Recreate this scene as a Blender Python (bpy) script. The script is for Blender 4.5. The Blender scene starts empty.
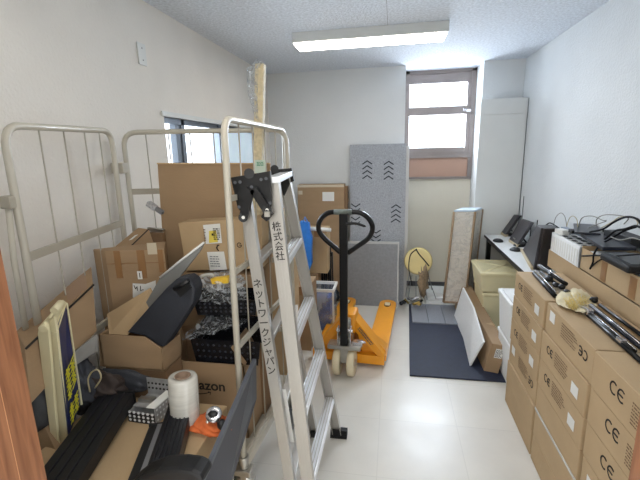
import bpy, bmesh, math, random
from mathutils import Vector, Matrix, Euler
random.seed(7)
SC = bpy.context.scene
COL = SC.collection
V = Vector

# ------------------------------------------------------------------ camera calibration (from the room's vanishing points)
F, CX, CY, EYE = 400.0, 320.0, 240.0, 1.6
d1 = V((393.4 - CX, 149.7 - CY, F)).normalized()
d3 = V((365 - CX, 1985 - CY, F)).normalized()
d3 = (d3 - d1 * d3.dot(d1)).normalized()
dx = d3.cross(d1)
ROWS = (dx, d1, -d3)

def ray(px, py):
    c = V((px - CX, py - CY, F))
    return V([r.dot(c) for r in ROWS])
def PY(px, py, y):
    r = ray(px, py); t = y / r.y
    return V((r.x * t, y, EYE + r.z * t))
def PZ(px, py, z):
    r = ray(px, py); t = (z - EYE) / r.z
    return V((r.x * t, r.y * t, z))
def PX(px, py, x):
    r = ray(px, py); t = x / r.x
    return V((x, r.y * t, EYE + r.z * t))

cam = bpy.data.cameras.new('camera'); cam.sensor_width = 36; cam.lens = F / 640 * 36
cam.clip_start = 0.02
co = bpy.data.objects.new('camera', cam); COL.objects.link(co)
right = V([r[0] for r in ROWS]); down = V([r[1] for r in ROWS]); fwd = V([r[2] for r in ROWS])
m = Matrix((right, -down, -fwd)).transposed().to_4x4(); m.translation = V((0, 0, EYE))
co.matrix_world = m
SC.camera = co

# ------------------------------------------------------------------ materials
def srgb(c):
    return tuple(((x / 255) / 12.92 if x / 255 <= .04045 else ((x / 255 + .055) / 1.055) ** 2.4) for x in c)
MATS = {}
def pm(name, rgb, rough=.55, metal=0., var=.08, vs=6., bump=0., bs=150., rgb2=None, stretch=(1, 1, 1), spec=.5, coat=0., alpha=None, emit=None, estr=0., trans=0.):
    if name in MATS: return MATS[name]
    mt = bpy.data.materials.new(name); mt.use_nodes = True
    nt = mt.node_tree; b = nt.nodes['Principled BSDF']
    c = srgb(rgb)
    tc = nt.nodes.new('ShaderNodeTexCoord'); mp = nt.nodes.new('ShaderNodeMapping'); mp.inputs['Scale'].default_value = stretch
    nt.links.new(tc.outputs['Object'], mp.inputs['Vector'])
    n = nt.nodes.new('ShaderNodeTexNoise'); n.inputs['Scale'].default_value = vs; n.inputs['Detail'].default_value = 5
    nt.links.new(mp.outputs['Vector'], n.inputs['Vector'])
    r = nt.nodes.new('ShaderNodeValToRGB')
    a = tuple(x * (1 - var) for x in c); d = srgb(rgb2) if rgb2 else tuple(min(1, x * (1 + var)) for x in c)
    r.color_ramp.elements[0].position = .3; r.color_ramp.elements[1].position = .7
    r.color_ramp.elements[0].color = (*a, 1); r.color_ramp.elements[1].color = (*d, 1)
    nt.links.new(n.outputs['Fac'], r.inputs['Fac']); nt.links.new(r.outputs['Color'], b.inputs['Base Color'])
    b.inputs['Roughness'].default_value = rough; b.inputs['Metallic'].default_value = metal
    b.inputs['Specular IOR Level'].default_value = spec
    b.inputs['Coat Weight'].default_value = coat
    b.inputs['Transmission Weight'].default_value = trans
    if alpha is not None: b.inputs['Alpha'].default_value = alpha
    if emit: b.inputs['Emission Color'].default_value = (*srgb(emit), 1); b.inputs['Emission Strength'].default_value = estr
    if bump:
        n2 = nt.nodes.new('ShaderNodeTexNoise'); n2.inputs['Scale'].default_value = bs; n2.inputs['Detail'].default_value = 3
        nt.links.new(mp.outputs['Vector'], n2.inputs['Vector'])
        bp = nt.nodes.new('ShaderNodeBump'); bp.inputs['Strength'].default_value = bump; bp.inputs['Distance'].default_value = .01
        nt.links.new(n2.outputs['Fac'], bp.inputs['Height']); nt.links.new(bp.outputs['Normal'], b.inputs['Normal'])
    MATS[name] = mt
    return mt

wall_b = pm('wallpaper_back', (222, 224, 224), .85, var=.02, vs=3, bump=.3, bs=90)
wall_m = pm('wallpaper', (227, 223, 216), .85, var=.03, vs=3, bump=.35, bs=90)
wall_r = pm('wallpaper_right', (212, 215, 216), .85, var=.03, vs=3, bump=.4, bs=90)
ceil_m = pm('ceiling_board', (222, 228, 236), .9, var=.16, vs=60, bump=1, bs=90)
board_w = pm('white_board', (216, 218, 216), .5, var=.02)
cb = pm('cardboard', (160, 133, 102), .75, var=.06, vs=5, bump=.1, bs=60, stretch=(1, 1, 3))
cb2 = pm('cardboard_pale', (182, 156, 120), .75, var=.06, vs=4, bump=.1, bs=60)
cb3 = pm('cardboard_dark', (134, 106, 78), .8, var=.08, vs=4, bump=.1, bs=60)
cbin = pm('cardboard_edge', (206, 178, 138), .8, var=.05)
tape_m = pm('brown_tape', (150, 112, 74), .3, var=.05, coat=.3)
tape_c = pm('clear_tape', (205, 192, 168), .25, var=.05)
white_l = pm('white_label', (228, 228, 224), .5, var=.03)
yellow_l = pm('yellow_label', (226, 205, 90), .5, var=.05)
ink = pm('black_ink', (38, 34, 32), .6, var=.1)
ink_s = pm('faded_ink', (112, 88, 64), .7, var=.2, vs=80)
cream_steel = pm('cream_steel', (190, 185, 171), .35, metal=.0, var=.04, coat=.3)
cream_dark = pm('grey_beige_steel', (170, 164, 150), .4, var=.05)
zinc = pm('zinc_plate', (180, 178, 172), .3, metal=.9, var=.15, vs=20)
alu = pm('aluminium', (192, 189, 184), .42, metal=.72, var=.06, vs=10, stretch=(1, 1, .2), bump=.03, bs=300)
alu_bright = pm('bright_aluminium', (235, 238, 242), .32, metal=.65, var=.05)
blackp = pm('black_plastic', (14, 15, 18), .5, var=.2)
blackm = pm('black_metal', (15, 16, 19), .35, metal=.3, var=.2)
black_soft = pm('black_soft', (40, 43, 51), .7, var=.2, bump=.2, bs=200)
navy = pm('dark_blue_black', (24, 28, 42), .35, var=.15)
grey_p = pm('grey_plastic', (120, 122, 126), .5, var=.1)
dgrey = pm('dark_grey', (72, 74, 80), .5, var=.1, vs=3)
orange = pm('orange_paint', (240, 160, 30), .35, var=.05, coat=.3)
nylon = pm('nylon_wheel', (220, 208, 178), .5, var=.08, vs=12)
felt = pm('grey_felt', (166, 170, 176), .95, var=.2, vs=90, bump=.4, bs=250)
felt_d = pm('grey_felt_darker', (146, 148, 151), .95, var=.08, vs=40, bump=.3, bs=250)
felt_edge = pm('pale_edge_band', (196, 196, 194), .7, var=.04)
chev_m = pm('chevron_black', (38, 42, 48), .8)
mat_m = pm('black_rubber', (30, 38, 60), .6, var=.15, vs=30, bump=.2, bs=200)
carpet_m = pm('grey_blue_carpet', (138, 142, 150), .95, var=.15, vs=80, bump=.4, bs=300)
desk_m = pm('white_laminate', (228, 230, 230), .35, var=.02)
cream_p = pm('cream_translucent_plastic', (234, 224, 182), .35, var=.05, coat=.2)
styro = pm('white_foam', (234, 236, 236), .7, var=.03, vs=60, bump=.2, bs=200)
cream_y = pm('cream_sign_plastic', (218, 208, 170), .5, var=.04)
blue_sign = pm('deep_blue_panel', (28, 38, 92), .35, var=.1, coat=.3)
yel = pm('yellow_marks', (222, 214, 60), .5, var=.1)
yel_item = pm('yellow_paper', (238, 196, 62), .5, var=.08)
film = pm('stretch_film', (192, 190, 182), .22, var=.08, vs=10, stretch=(1, 1, 12), coat=.5)
kraft_core = pm('kraft_core', (132, 110, 92), .8)
orange_f = pm('orange_fabric', (206, 104, 52), .85, var=.2, vs=20, bump=.4, bs=80)
blue_b = pm('blue_bag', (46, 122, 206), .45, var=.15, vs=15)
gold = pm('gold_metal', (190, 164, 96), .3, metal=.85, var=.25, vs=30)
silver = pm('silver_metal', (200, 200, 204), .25, metal=.9, var=.1)
steel_grey = pm('galvanised_cage', (128, 130, 134), .4, metal=.5, var=.15, vs=30)
baseb = pm('dark_baseboard', (78, 80, 84), .5)
frame_a = pm('window_frame_bronze', (140, 130, 126), .4, metal=.3, var=.05)
frame_g = pm('window_frame_grey', (112, 120, 130), .4, metal=.3, var=.05)
panel_b = pm('bronze_panel', (176, 142, 124), .5, var=.05, vs=2)
foam_b = pm('bubble_wrapped_beige', (208, 194, 160), .5, var=.14, vs=60, bump=.8, bs=90)
foil_t = pm('carton_tray_stack', (222, 216, 204), .6, var=.06, vs=6)
teal = pm('pale_green_label', (200, 214, 200), .5, var=.1)
wire_grey = pm('grey_cable', (120, 118, 110), .5)
wire_tan = pm('beige_cable', (176, 164, 130), .5)

def mat_floor():
    mt = bpy.data.materials.new('vinyl_tile_floor'); mt.use_nodes = True
    nt = mt.node_tree; b = nt.nodes['Principled BSDF']
    tc = nt.nodes.new('ShaderNodeTexCoord')
    br = nt.nodes.new('ShaderNodeTexBrick'); br.offset = 0
    br.inputs['Scale'].default_value = 1; br.inputs['Brick Width'].default_value = .45; br.inputs['Row Height'].default_value = .45
    br.inputs['Mortar Size'].default_value = .0022
    br.inputs['Color1'].default_value = (*srgb((221, 218, 210)), 1); br.inputs['Color2'].default_value = (*srgb((217, 214, 207)), 1)
    br.inputs['Mortar'].default_value = (*srgb((208, 205, 198)), 1)
    nt.links.new(tc.outputs['Object'], br.inputs['Vector'])
    n = nt.nodes.new('ShaderNodeTexNoise'); n.inputs['Scale'].default_value = 5; n.inputs['Detail'].default_value = 8
    nt.links.new(tc.outputs['Object'], n.inputs['Vector'])
    mx = nt.nodes.new('ShaderNodeMix'); mx.data_type = 'RGBA'; mx.blend_type = 'MULTIPLY'; mx.inputs[0].default_value = .35
    nt.links.new(br.outputs['Color'], mx.inputs[6]); nt.links.new(n.outputs['Color'], mx.inputs[7])
    hs = nt.nodes.new('ShaderNodeValToRGB'); hs.color_ramp.elements[0].color = (.75, .75, .74, 1); hs.color_ramp.elements[1].color = (1, 1, 1, 1)
    hs.color_ramp.elements[0].position = .3; hs.color_ramp.elements[1].position = .7
    nt.links.new(n.outputs['Fac'], hs.inputs['Fac']); nt.links.new(hs.outputs['Color'], mx.inputs[7])
    nt.links.new(mx.outputs[2], b.inputs['Base Color'])
    mr = nt.nodes.new('ShaderNodeMapRange'); mr.inputs['To Min'].default_value = .22; mr.inputs['To Max'].default_value = .42
    nt.links.new(n.outputs['Fac'], mr.inputs['Value']); nt.links.new(mr.outputs['Result'], b.inputs['Roughness'])
    return mt
floor_m = mat_floor()

def mat_wood():
    mt = bpy.data.materials.new('stained_wood'); mt.use_nodes = True
    nt = mt.node_tree; b = nt.nodes['Principled BSDF']
    tc = nt.nodes.new('ShaderNodeTexCoord'); mp = nt.nodes.new('ShaderNodeMapping'); mp.inputs['Scale'].default_value = (30, 30, 2)
    nt.links.new(tc.outputs['Object'], mp.inputs['Vector'])
    n = nt.nodes.new('ShaderNodeTexNoise'); n.inputs['Scale'].default_value = 3; n.inputs['Detail'].default_value = 6; n.inputs['Distortion'].default_value = .6
    nt.links.new(mp.outputs['Vector'], n.inputs['Vector'])
    r = nt.nodes.new('ShaderNodeValToRGB'); r.color_ramp.elements[0].color = (*srgb((112, 70, 46)), 1); r.color_ramp.elements[1].color = (*srgb((154, 104, 72)), 1)
    r.color_ramp.elements[0].position = .3; r.color_ramp.elements[1].position = .7
    nt.links.new(n.outputs['Fac'], r.inputs['Fac']); nt.links.new(r.outputs['Color'], b.inputs['Base Color'])
    b.inputs['Roughness'].default_value = .4
    return mt
wood_m = mat_wood()
wood_light = pm('pale_wood_edge', (206, 150, 106), .4)

def mat_clear(name, tint, solid, rough, scale, white=(235, 238, 240)):
    """creased clear film: mostly transparent with glossy, slightly milky folds"""
    mt = bpy.data.materials.new(name); mt.use_nodes = True
    nt = mt.node_tree; nt.nodes.clear()
    out = nt.nodes.new('ShaderNodeOutputMaterial')
    tr = nt.nodes.new('ShaderNodeBsdfTransparent'); tr.inputs['Color'].default_value = (*tint, 1)
    pb = nt.nodes.new('ShaderNodeBsdfPrincipled'); pb.inputs['Base Color'].default_value = (*srgb(white), 1); pb.inputs['Roughness'].default_value = rough
    mx = nt.nodes.new('ShaderNodeMixShader')
    tc = nt.nodes.new('ShaderNodeTexCoord')
    n = nt.nodes.new('ShaderNodeTexNoise'); n.inputs['Scale'].default_value = scale; n.inputs['Detail'].default_value = 4; n.inputs['Distortion'].default_value = 2.5
    nt.links.new(tc.outputs['Object'], n.inputs['Vector'])
    r = nt.nodes.new('ShaderNodeValToRGB')
    r.color_ramp.elements[0].position = .48; r.color_ramp.elements[0].color = (solid * .25,) * 3 + (1,)
    r.color_ramp.elements[1].position = .60; r.color_ramp.elements[1].color = (solid,) * 3 + (1,)
    nt.links.new(n.outputs['Fac'], r.inputs['Fac']); nt.links.new(r.outputs['Color'], mx.inputs['Fac'])
    bp = nt.nodes.new('ShaderNodeBump'); bp.inputs['Strength'].default_value = 1; bp.inputs['Distance'].default_value = .02
    nt.links.new(n.outputs['Fac'], bp.inputs['Height']); nt.links.new(bp.outputs['Normal'], pb.inputs['Normal'])
    nt.links.new(tr.outputs[0], mx.inputs[1]); nt.links.new(pb.outputs[0], mx.inputs[2]); nt.links.new(mx.outputs[0], out.inputs['Surface'])
    return mt
wrap_m = mat_clear('crinkled_clear_wrap', (.95, .96, .97), .5, .12, 24, (200, 204, 208))
wrap_t = mat_clear('smooth_clear_wrap', (.97, .97, .98), .22, .2, 9)
bag_m = mat_clear('clear_bag_film', (.95, .96, .97), .55, .15, 14)
glass_m = mat_clear('window_glass', (.97, .985, 1), .06, .02, 1)
frost_m = mat_clear('frosted_glass', (.95, .97, 1), .35, .5, .5, (250, 250, 255))
clear_bin_m = mat_clear('clear_bin_plastic', (.82, .88, .95), .35, .2, 3)
def mat_emit(name, rgb, s):
    mt = bpy.data.materials.new(name); mt.use_nodes = True
    b = mt.node_tree.nodes['Principled BSDF']; b.inputs['Base Color'].default_value = (.9, .9, .9, 1)
    b.inputs['Emission Color'].default_value = (*srgb(rgb), 1); b.inputs['Emission Strength'].default_value = s
    return mt
lamp_m = mat_emit('lit_diffuser', (255, 248, 238), 12)

# ------------------------------------------------------------------ mesh helpers
class MB:
    def __init__(s): s.bm = bmesh.new()
    def poly(s, pts, faces):
        vs = [s.bm.verts.new(V(p)) for p in pts]
        for f in faces:
            try: s.bm.faces.new([vs[i] for i in f])
            except ValueError: pass
        return s
    def hexa(s, p):      # p: 4 bottom (ccw) + 4 top
        return s.poly(p, [(3, 2, 1, 0), (4, 5, 6, 7), (0, 1, 5, 4), (1, 2, 6, 5), (2, 3, 7, 6), (3, 0, 4, 7)])
    def box(s, x0, x1, y0, y1, z0, z1):
        return s.hexa([(x0, y0, z0), (x1, y0, z0), (x1, y1, z0), (x0, y1, z0), (x0, y0, z1), (x1, y0, z1), (x1, y1, z1), (x0, y1, z1)])
    def para(s, c, u, v, w):   # corner + 3 edge vectors
        c, u, v, w = V(c), V(u), V(v), V(w)
        return s.hexa([c, c + u, c + u + v, c + v, c + w, c + u + w, c + u + v + w, c + v + w])
    def plate(s, pts, n):      # planar polygon extruded by vector n
        k = len(pts); n = V(n); P = [V(p) for p in pts] + [V(p) + n for p in pts]
        return s.poly(P, [tuple(range(k))[::-1], tuple(range(k, 2 * k))] + [(i, (i + 1) % k, k + (i + 1) % k, k + i) for i in range(k)])
    def bar(s, a, b, w, d, up=(0, 0, 1), side=None):  # rectangular bar: w across, d thick
        a, b = V(a), V(b); t = (b - a).normalized()
        sd = V(side).normalized() if side is not None else t.cross(V(up)).normalized()
        sd = (sd - t * sd.dot(t)).normalized(); n = t.cross(sd)
        o = a - sd * w / 2 - n * d / 2
        return s.para(o, sd * w, n * d, b - a)
    def tube(s, pts, r, seg=8, closed=False, cap=True):
        P = [V(p) for p in pts]; n = len(P); rings = []
        ref = None
        for i, p in enumerate(P):
            if closed: t = (P[(i + 1) % n] - P[i - 1]).normalized()
            else: t = (P[min(i + 1, n - 1)] - P[max(i - 1, 0)]).normalized()
            if ref is None:
                ref = t.cross(V((0, 0, 1)));
                if ref.length < .1: ref = t.cross(V((1, 0, 0)))
                ref.normalize()
            ref = (ref - t * ref.dot(t))
            if ref.length < 1e-5: ref = t.orthogonal()
            ref.normalize(); bn = t.cross(ref)
            rr = r[i] if isinstance(r, (list, tuple)) else r
            rings.append([s.bm.verts.new(p + (ref * math.cos(a) + bn * math.sin(a)) * rr) for a in [2 * math.pi * k / seg for k in range(seg)]])
        m = n if closed else n - 1
        for i in range(m):
            A, B = rings[i], rings[(i + 1) % n]
            for k in range(seg):
                f = s.bm.faces.new((A[k], A[(k + 1) % seg], B[(k + 1) % seg], B[k])); f.smooth = True
        if cap and not closed:
            s.bm.faces.new(rings[0][::-1]); s.bm.faces.new(rings[-1])
        return s
    def cyl(s, a, b, r, seg=16, r2=None):
        a, b = V(a), V(b); t = (b - a).normalized(); u = t.orthogonal().normalized(); w = t.cross(u); r2 = r if r2 is None else r2
        A = [s.bm.verts.new(a + (u * math.cos(q) + w * math.sin(q)) * r) for q in [2 * math.pi * k / seg for k in range(seg)]]
        B = [s.bm.verts.new(b + (u * math.cos(q) + w * math.sin(q)) * r2) for q in [2 * math.pi * k / seg for k in range(seg)]]
        for k in range(seg):
            f = s.bm.faces.new((A[k], A[(k + 1) % seg], B[(k + 1) % seg], B[k])); f.smooth = seg > 8
        s.bm.faces.new(A[::-1]); s.bm.faces.new(B); return s
    def lathe(s, prof, o=(0, 0, 0), ax=(0, 0, 1), seg=24):   # prof list of (r, h)
        o = V(o); ax = V(ax).normalized(); u = ax.orthogonal().normalized(); w = ax.cross(u); rings = []
        for r, h in prof:
            rings.append([s.bm.verts.new(o + ax * h + (u * math.cos(q) + w * math.sin(q)) * max(r, 1e-4)) for q in [2 * math.pi * k / seg for k in range(seg)]])
        for A, B in zip(rings, rings[1:]):
            for k in range(seg):
                f = s.bm.faces.new((A[k], A[(k + 1) % seg], B[(k + 1) % seg], B[k])); f.smooth = True
        return s
    def blob(s, c, r, rnd=.2, sub=3, seed=1):
        g = random.Random(seed)
        ret = bmesh.ops.create_icosphere(s.bm, subdivisions=sub, radius=1)
        rx, ry, rz = r
        for v in ret['verts']:
            p = v.co
            k = 1 + rnd * (math.sin(p.x * 5.1 + seed) * math.cos(p.y * 6.3 + seed * 2) + .6 * math.sin(p.z * 9.7 + p.x * 8 + seed)) + rnd * .4 * (g.random() - .5)
            v.co = V((p.x * rx * k, p.y * ry * k, p.z * rz * k)) + V(c)
        for f in s.bm.faces: f.smooth = True
        return s
    def rot(s, M):
        for v in s.bm.verts: v.co = M @ v.co
        return s
    def build(s, name, mt, parent=None, bevel=0., loc=None, smooth=False):
        bmesh.ops.recalc_face_normals(s.bm, faces=s.bm.faces[:])
        if bevel:
            bmesh.ops.bevel(s.bm, geom=[e for e in s.bm.edges if len(e.link_faces) == 2 and e.calc_face_angle(0) > .6], offset=bevel, segments=2, affect='EDGES', profile=.6)
        org = V((0, 0, 0))
        if parent is None and s.bm.verts:        # origin at the base of the thing
            xs = [v.co for v in s.bm.verts]
            org = V((sum(p.x for p in xs) / len(xs), sum(p.y for p in xs) / len(xs), min(p.z for p in xs)))
        elif parent is not None:
            org = world_org(parent)
            if parent.type == 'MESH' or True: pass
        for v in s.bm.verts: v.co -= org
        me = bpy.data.meshes.new(name); s.bm.to_mesh(me); s.bm.free()
        if smooth:
            for p in me.polygons: p.use_smooth = True
        me.materials.append(mt)
        o = bpy.data.objects.new(name, me); COL.objects.link(o)
        if parent is None: o.location = org
        else: o.parent = parent
        return o
def world_org(o):
    p = V((0, 0, 0))
    while o is not None: p += o.location; o = o.parent
    return p
def tag(o, label, cat, group=None, kind=None):
    o['label'] = label; o['category'] = cat
    if group: o['group'] = group
    if kind: o['kind'] = kind
    return o
def thing(name, label, cat, loc, group=None):
    o = bpy.data.objects.new(name, None); COL.objects.link(o); o.location = V(loc); o.empty_display_size = .05
    return tag(o, label, cat, group)
def struct(o):
    o['kind'] = 'structure'; return o
def arc2(c, r, a0, a1, n=8):
    return [(c[0] + r * math.cos(math.radians(a0 + (a1 - a0) * i / n)), c[1] + r * math.sin(math.radians(a0 + (a1 - a0) * i / n))) for i in range(n + 1)]
def curve(pts, n=6):
    """Catmull-Rom through points"""
    P = [V(p) for p in pts]; P = [P[0] * 2 - P[1]] + P + [P[-1] * 2 - P[-2]]; out = []
    for i in range(1, len(P) - 2):
        a, b, c, d = P[i - 1:i + 3]
        for k in range(n):
            t = k / n
            out.append(.5 * ((2 * b) + (c - a) * t + (2 * a - 5 * b + 4 * c - d) * t * t + (-a + 3 * b - 3 * c + d) * t ** 3))
    out.append(P[-2]); return out

class Face:
    """flat print / sticker drawn on a plane: origin, unit u, unit v (metres), lifted along n"""
    def __init__(s, o, u, v, lift=.0015):
        s.o = V(o); s.u = V(u).normalized(); s.v = V(v).normalized(); s.n = s.u.cross(s.v).normalized(); s.m = MB(); s.l = lift
    def p(s, a, b, k=0): return s.o + s.u * a + s.v * b + s.n * (s.l + k)
    def rect(s, a0, b0, a1, b1, t=.0008):
        s.m.plate([s.p(a0, b0), s.p(a1, b0), s.p(a1, b1), s.p(a0, b1)], s.n * t); return s
    def stroke(s, pts, w):
        for (a, b), (c, d) in zip(pts, pts[1:]):
            L = math.hypot(c - a, d - b) or 1; ex, ey = (c - a) / L * w * .3, (d - b) / L * w * .3; nx, ny = -(d - b) / L * w / 2, (c - a) / L * w / 2
            s.m.plate([s.p(a + nx - ex, b + ny - ey), s.p(a - nx - ex, b - ny - ey), s.p(c - nx + ex, d - ny + ey), s.p(c + nx + ex, d + ny + ey)], s.n * .0006)
        return s
    def ce(s, a, b, h, w=None, flip=False):
        w = w or h * .17; r = h / 2; g = -1 if flip else 1
        s.stroke([(a + g * (x), b + g * y) for x, y in arc2((0, 0), r, 55, 305, 10)], w)
        s.stroke([(a + g * (x + h * 1.12), b + g * y) for x, y in arc2((0, 0), r, 55, 305, 10)], w)
        s.stroke([(a + g * (h * .62), b), (a + g * (h * 1.12 + r * .35), b)], w); return s
    def lines(s, a, b, w, h, n, seed=0, t=.35):
        g = random.Random(seed)
        for i in range(n):
            y = b + h * (i + .5) / n; x = a
            while x < a + w * g.uniform(.75, 1):
                L = g.uniform(.004, .016); s.rect(x, y - h / n * t / 2, min(x + L, a + w), y + h / n * t / 2, .0005); x += L + g.uniform(.002, .005)
        return s
    def text(s, body, a, b, size, bold=0, vertical=False):
        for i, ch in enumerate(body if vertical else [body]):
            c = bpy.data.curves.new('t', 'FONT'); c.body = ch; c.size = size; c.offset = bold; c.extrude = .0003
            if vertical: c.align_x = 'CENTER'
            o = bpy.data.objects.new('t', c); COL.objects.link(o)
            bpy.context.view_layer.update()
            me = o.to_mesh()
            vs = [s.m.bm.verts.new(s.p(a + v.co.x, b + v.co.y - (i * size * 1.02 if vertical else 0), v.co.z)) for v in me.vertices]
            for p in me.polygons:
                try: s.m.bm.faces.new([vs[k] for k in p.vertices])
                except ValueError: pass
            o.to_mesh_clear(); bpy.data.objects.remove(o); bpy.data.curves.remove(c)
        return s
    def build(s, name, mt, parent): return s.m.build(name, mt, parent)

def carton(label, c, u, v, w, mt=cb, tape=True, group=None, name='cardboard_carton', top_tape=True, bev=.004):
    """closed carton: corner c, u = width, v = depth, w = height"""
    c, u, v, w = V(c), V(u), V(v), V(w)
    t = thing(name, label, 'carton', c + u / 2 + v / 2, group)
    MB().para(c, u, v, w).build('carton_body', mt, t, bevel=bev)
    un, vn, wn = u.normalized(), v.normalized(), w.normalized(); n3 = un.cross(vn).normalized()
    mid = c + v / 2 + w
    if v.length <= u.length: a, b, pw, half = mid, u, vn, v
    else: a, b, pw, half = c + u / 2 + w, v, un, u
    if tape:
        tb = MB(); tb.para(a - pw * .024 + n3 * .0004, b, pw * .048, n3 * .001)
        drop = -wn * min(.07, w.length * .4); bn = b.normalized()
        tb.para(a - pw * .024 - bn * .0012, bn * .0011, pw * .048, drop); tb.para(a - pw * .024 + b + bn * .0002, bn * .0011, pw * .048, drop)
        tb.build('packing_tape', tape_m, t)
    return t

# ------------------------------------------------------------------ room shell
XL, XR, YB, YF, ZC, YA = -1.335, 1.219, 4.34, .588, 2.413, 4.69
AL, AR = .112, .846      # alcove
struct(MB().box(XL - .1, XR + .1, YF - .14, YA + .1, -.05, 0).build('floor', floor_m))
struct(MB().box(-2.6, 2.6, -2.4, YF - .14, -.05, 0).build('floor_corridor', floor_m))
# ceiling with drawn joints
struct(MB().box(XL - .1, XR + .1, YF - .13, YA + .1, ZC, ZC + .06).build('ceiling', ceil_m))
# left wall with window opening
WY0, WY1, WZ0, WZ1 = 2.26, 3.95, 1.05, 1.825
w = MB()
w.box(XL - .12, XL, YF, WY0, 0, ZC); w.box(XL - .12, XL, WY1, YB, 0, ZC)
w.box(XL - .12, XL, WY0, WY1, 0, WZ0); w.box(XL - .12, XL, WY0, WY1, WZ1, ZC)
struct(w.build('wall_left', wall_m))
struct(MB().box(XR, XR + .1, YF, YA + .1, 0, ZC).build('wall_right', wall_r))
w = MB(); w.box(XL - .12, AL, YB, YA + .1, 0, ZC); w.box(AR, XR, YB, YA + .1, 0, ZC)
struct(w.build('wall_back', wall_b))
struct(MB().box(AL, AR, YA, YA + .1, 0, 1.29).build('wall_alcove', pm('wallpaper_cream', (224, 218, 202), .85, var=.03, vs=3, bump=.3, bs=90)))
w = MB(); w.box(XL - .12, -.735, YF - .13, YF, 0, ZC); w.box(.40, XR + .1, YF - .13, YF, 0, ZC); w.box(-.735, .40, YF - .13, YF, 2.1, ZC)
struct(w.build('wall_front', wall_m))
# unseen corridor wall and ceiling, added to hold back sky light from behind
struct(MB().box(-2.6, 2.6, -2.5, -2.4, 0, 2.5).build('wall_corridor_unseen', wall_m))
struct(MB().box(-2.6, 2.6, -2.4, YF - .13, 2.45, 2.5).build('ceiling_corridor_unseen', ceil_m))
w = MB(); w.box(AL, AR, YA - .006, YA, 0, .06); w.box(XL, AL, YB - .006, YB, 0, .06)
struct(w.build('baseboard_back', baseb))
struct(MB().box(XL, XL + .006, YF, YB, 0, .06).build('baseboard_left', baseb))
struct(MB().box(XR - .006, XR, YF, YB, 0, .06).build('baseboard_right', baseb))
# door jambs (wood)
w = MB(); w.box(-.735, -.700, YF - .15, YF + .004, 0, 2.1); jl = struct(w.build('trim_1', wood_m))
MB().box(-.7005, -.697, YF - .055, YF - .050, 0, 2.1).build('trim_edge', wood_light, jl)
MB().box(-.70, -.694, YF - .15, YF - .054, 0, 2.1).build('door_stop', wood_m, jl)
w = MB(); w.box(.362, .40, YF - .15, YF + .004, 0, 2.1); struct(w.build('trim_2', wood_m))
struct(MB().box(-.735, .40, YF - .15, YF + .004, 2.1, 2.135).build('trim_3', wood_m))

# left window (aluminium slider in a white reveal)
t = bpy.data.objects.new('window_1', None); COL.objects.link(t); t.location = (XL, 3.0, WZ0); struct(t)
f = MB()
f.box(XL - .02, XL + .012, WY0 - .03, WY1 + .03, WZ1, WZ1 + .028); 
f.box(XL - .02, XL + .012, WY1, WY1 + .03, WZ0 - .03, WZ1); f.box(XL - .02, XL + .02, WY0, WY1, WZ0 - .03, WZ0)
f.build('window_casing', board_w, t)
f = MB(); X = XL - .075
f.box(X, X + .05, WY0, WY1, WZ1 - .035, WZ1); f.box(X, X + .05, WY0, WY1, WZ0, WZ0 + .035)
f.box(X, X + .05, WY0, WY0 + .035, WZ0, WZ1); f.box(X, X + .05, WY1 - .035, WY1, WZ0, WZ1)
f.box(X, X + .04, 2.44, 2.50, WZ0, WZ1); f.box(X + .01, X + .05, 2.50, 2.54, WZ0, WZ1)
f.box(X, X + .06, 3.06, 3.13, WZ0, WZ1)
f.build('window_frame', frame_g, t)
MB().box(X + .01, X + .014, WY0, WY1, WZ0, WZ1).build('window_pane', glass_m, t)
MB().box(X + .03, X + .036, 3.13, WY1 - .03, WZ0, WZ1 - .03).build('roller_blind', pm('self_lit_blue_blind', (206, 222, 232), .7, emit=(200, 220, 235), estr=.35), t)  # weak emission imitates daylight on the blind, which is no lamp
# back window
t = bpy.data.objects.new('window_2', None); COL.objects.link(t); t.location = (.48, YA, 1.29); struct(t)
f = MB(); a, b = AL + .005, AR
f.box(a, a + .045, YA - .03, YA + .06, 1.29, ZC); f.box(b - .045, b, YA - .03, YA + .06, 1.29, ZC)
f.box(a, b, YA - .03, YA + .06, ZC - .03, ZC); f.box(a + .045, b - .045, YA - .01, YA + .05, 2.28, ZC - .03)
f.box(a + .045, b - .045, YA - .01, YA + .05, 1.955, 2.04)
f.box(a + .045, b - .045, YA - .01, YA + .05, 1.545, 1.61)
f.box(b - .085, b - .045, YA - .015, YA + .05, 1.545, ZC - .03)
f.box(a, b, YA - .035, YA + .02, 1.50, 1.545)
f.build('window_frame', frame_a, t)
MB().box(a + .03, b - .045, YA + .01, YA + .014, 1.56, ZC - .05).build('window_pane', frost_m, t)
MB().box(a + .02, b - .02, YA - .012, YA + .05, 1.29, 1.52).build('lower_panel', panel_b, t)
f = MB(); f.box(a, b, YA - .03, YA, 1.27, 1.295); f.box(a, a + .02, YA - .02, YA, 1.29, 1.5)
f.build('window_sill', frame_a, t)
k = MB(); k.box(.755, .80, YA - .055, YA - .015, 1.975, 2.0); k.cyl((.72, YA - .04, 1.995), (.76, YA - .04, 1.995), .012); k.box(.80, .846, YA - .03, YA - .02, 1.955, 1.965)
k.build('window_catch', silver, t)

# white boards standing against the pillar, right of the window
t = thing('white_board', 'tall white flat board standing in the corner right of the back window', 'board', (1.06, 4.3, 0))
MB().box(.80, 1.212, 4.142, 4.30, 0, 1.90).build('panel_face', board_w, t, bevel=.003)
MB().box(.80, 1.212, 4.136, 4.30, 1.90, 2.04).build('panel_top', board_w, t, bevel=.003)
tag(MB().box(1.212, 1.2145, 4.136, 4.14, .76, 2.03).build('dark_trim_strip', dgrey), 'thin dark vertical cord along the right edge of the tall white board', 'strip')

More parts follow.
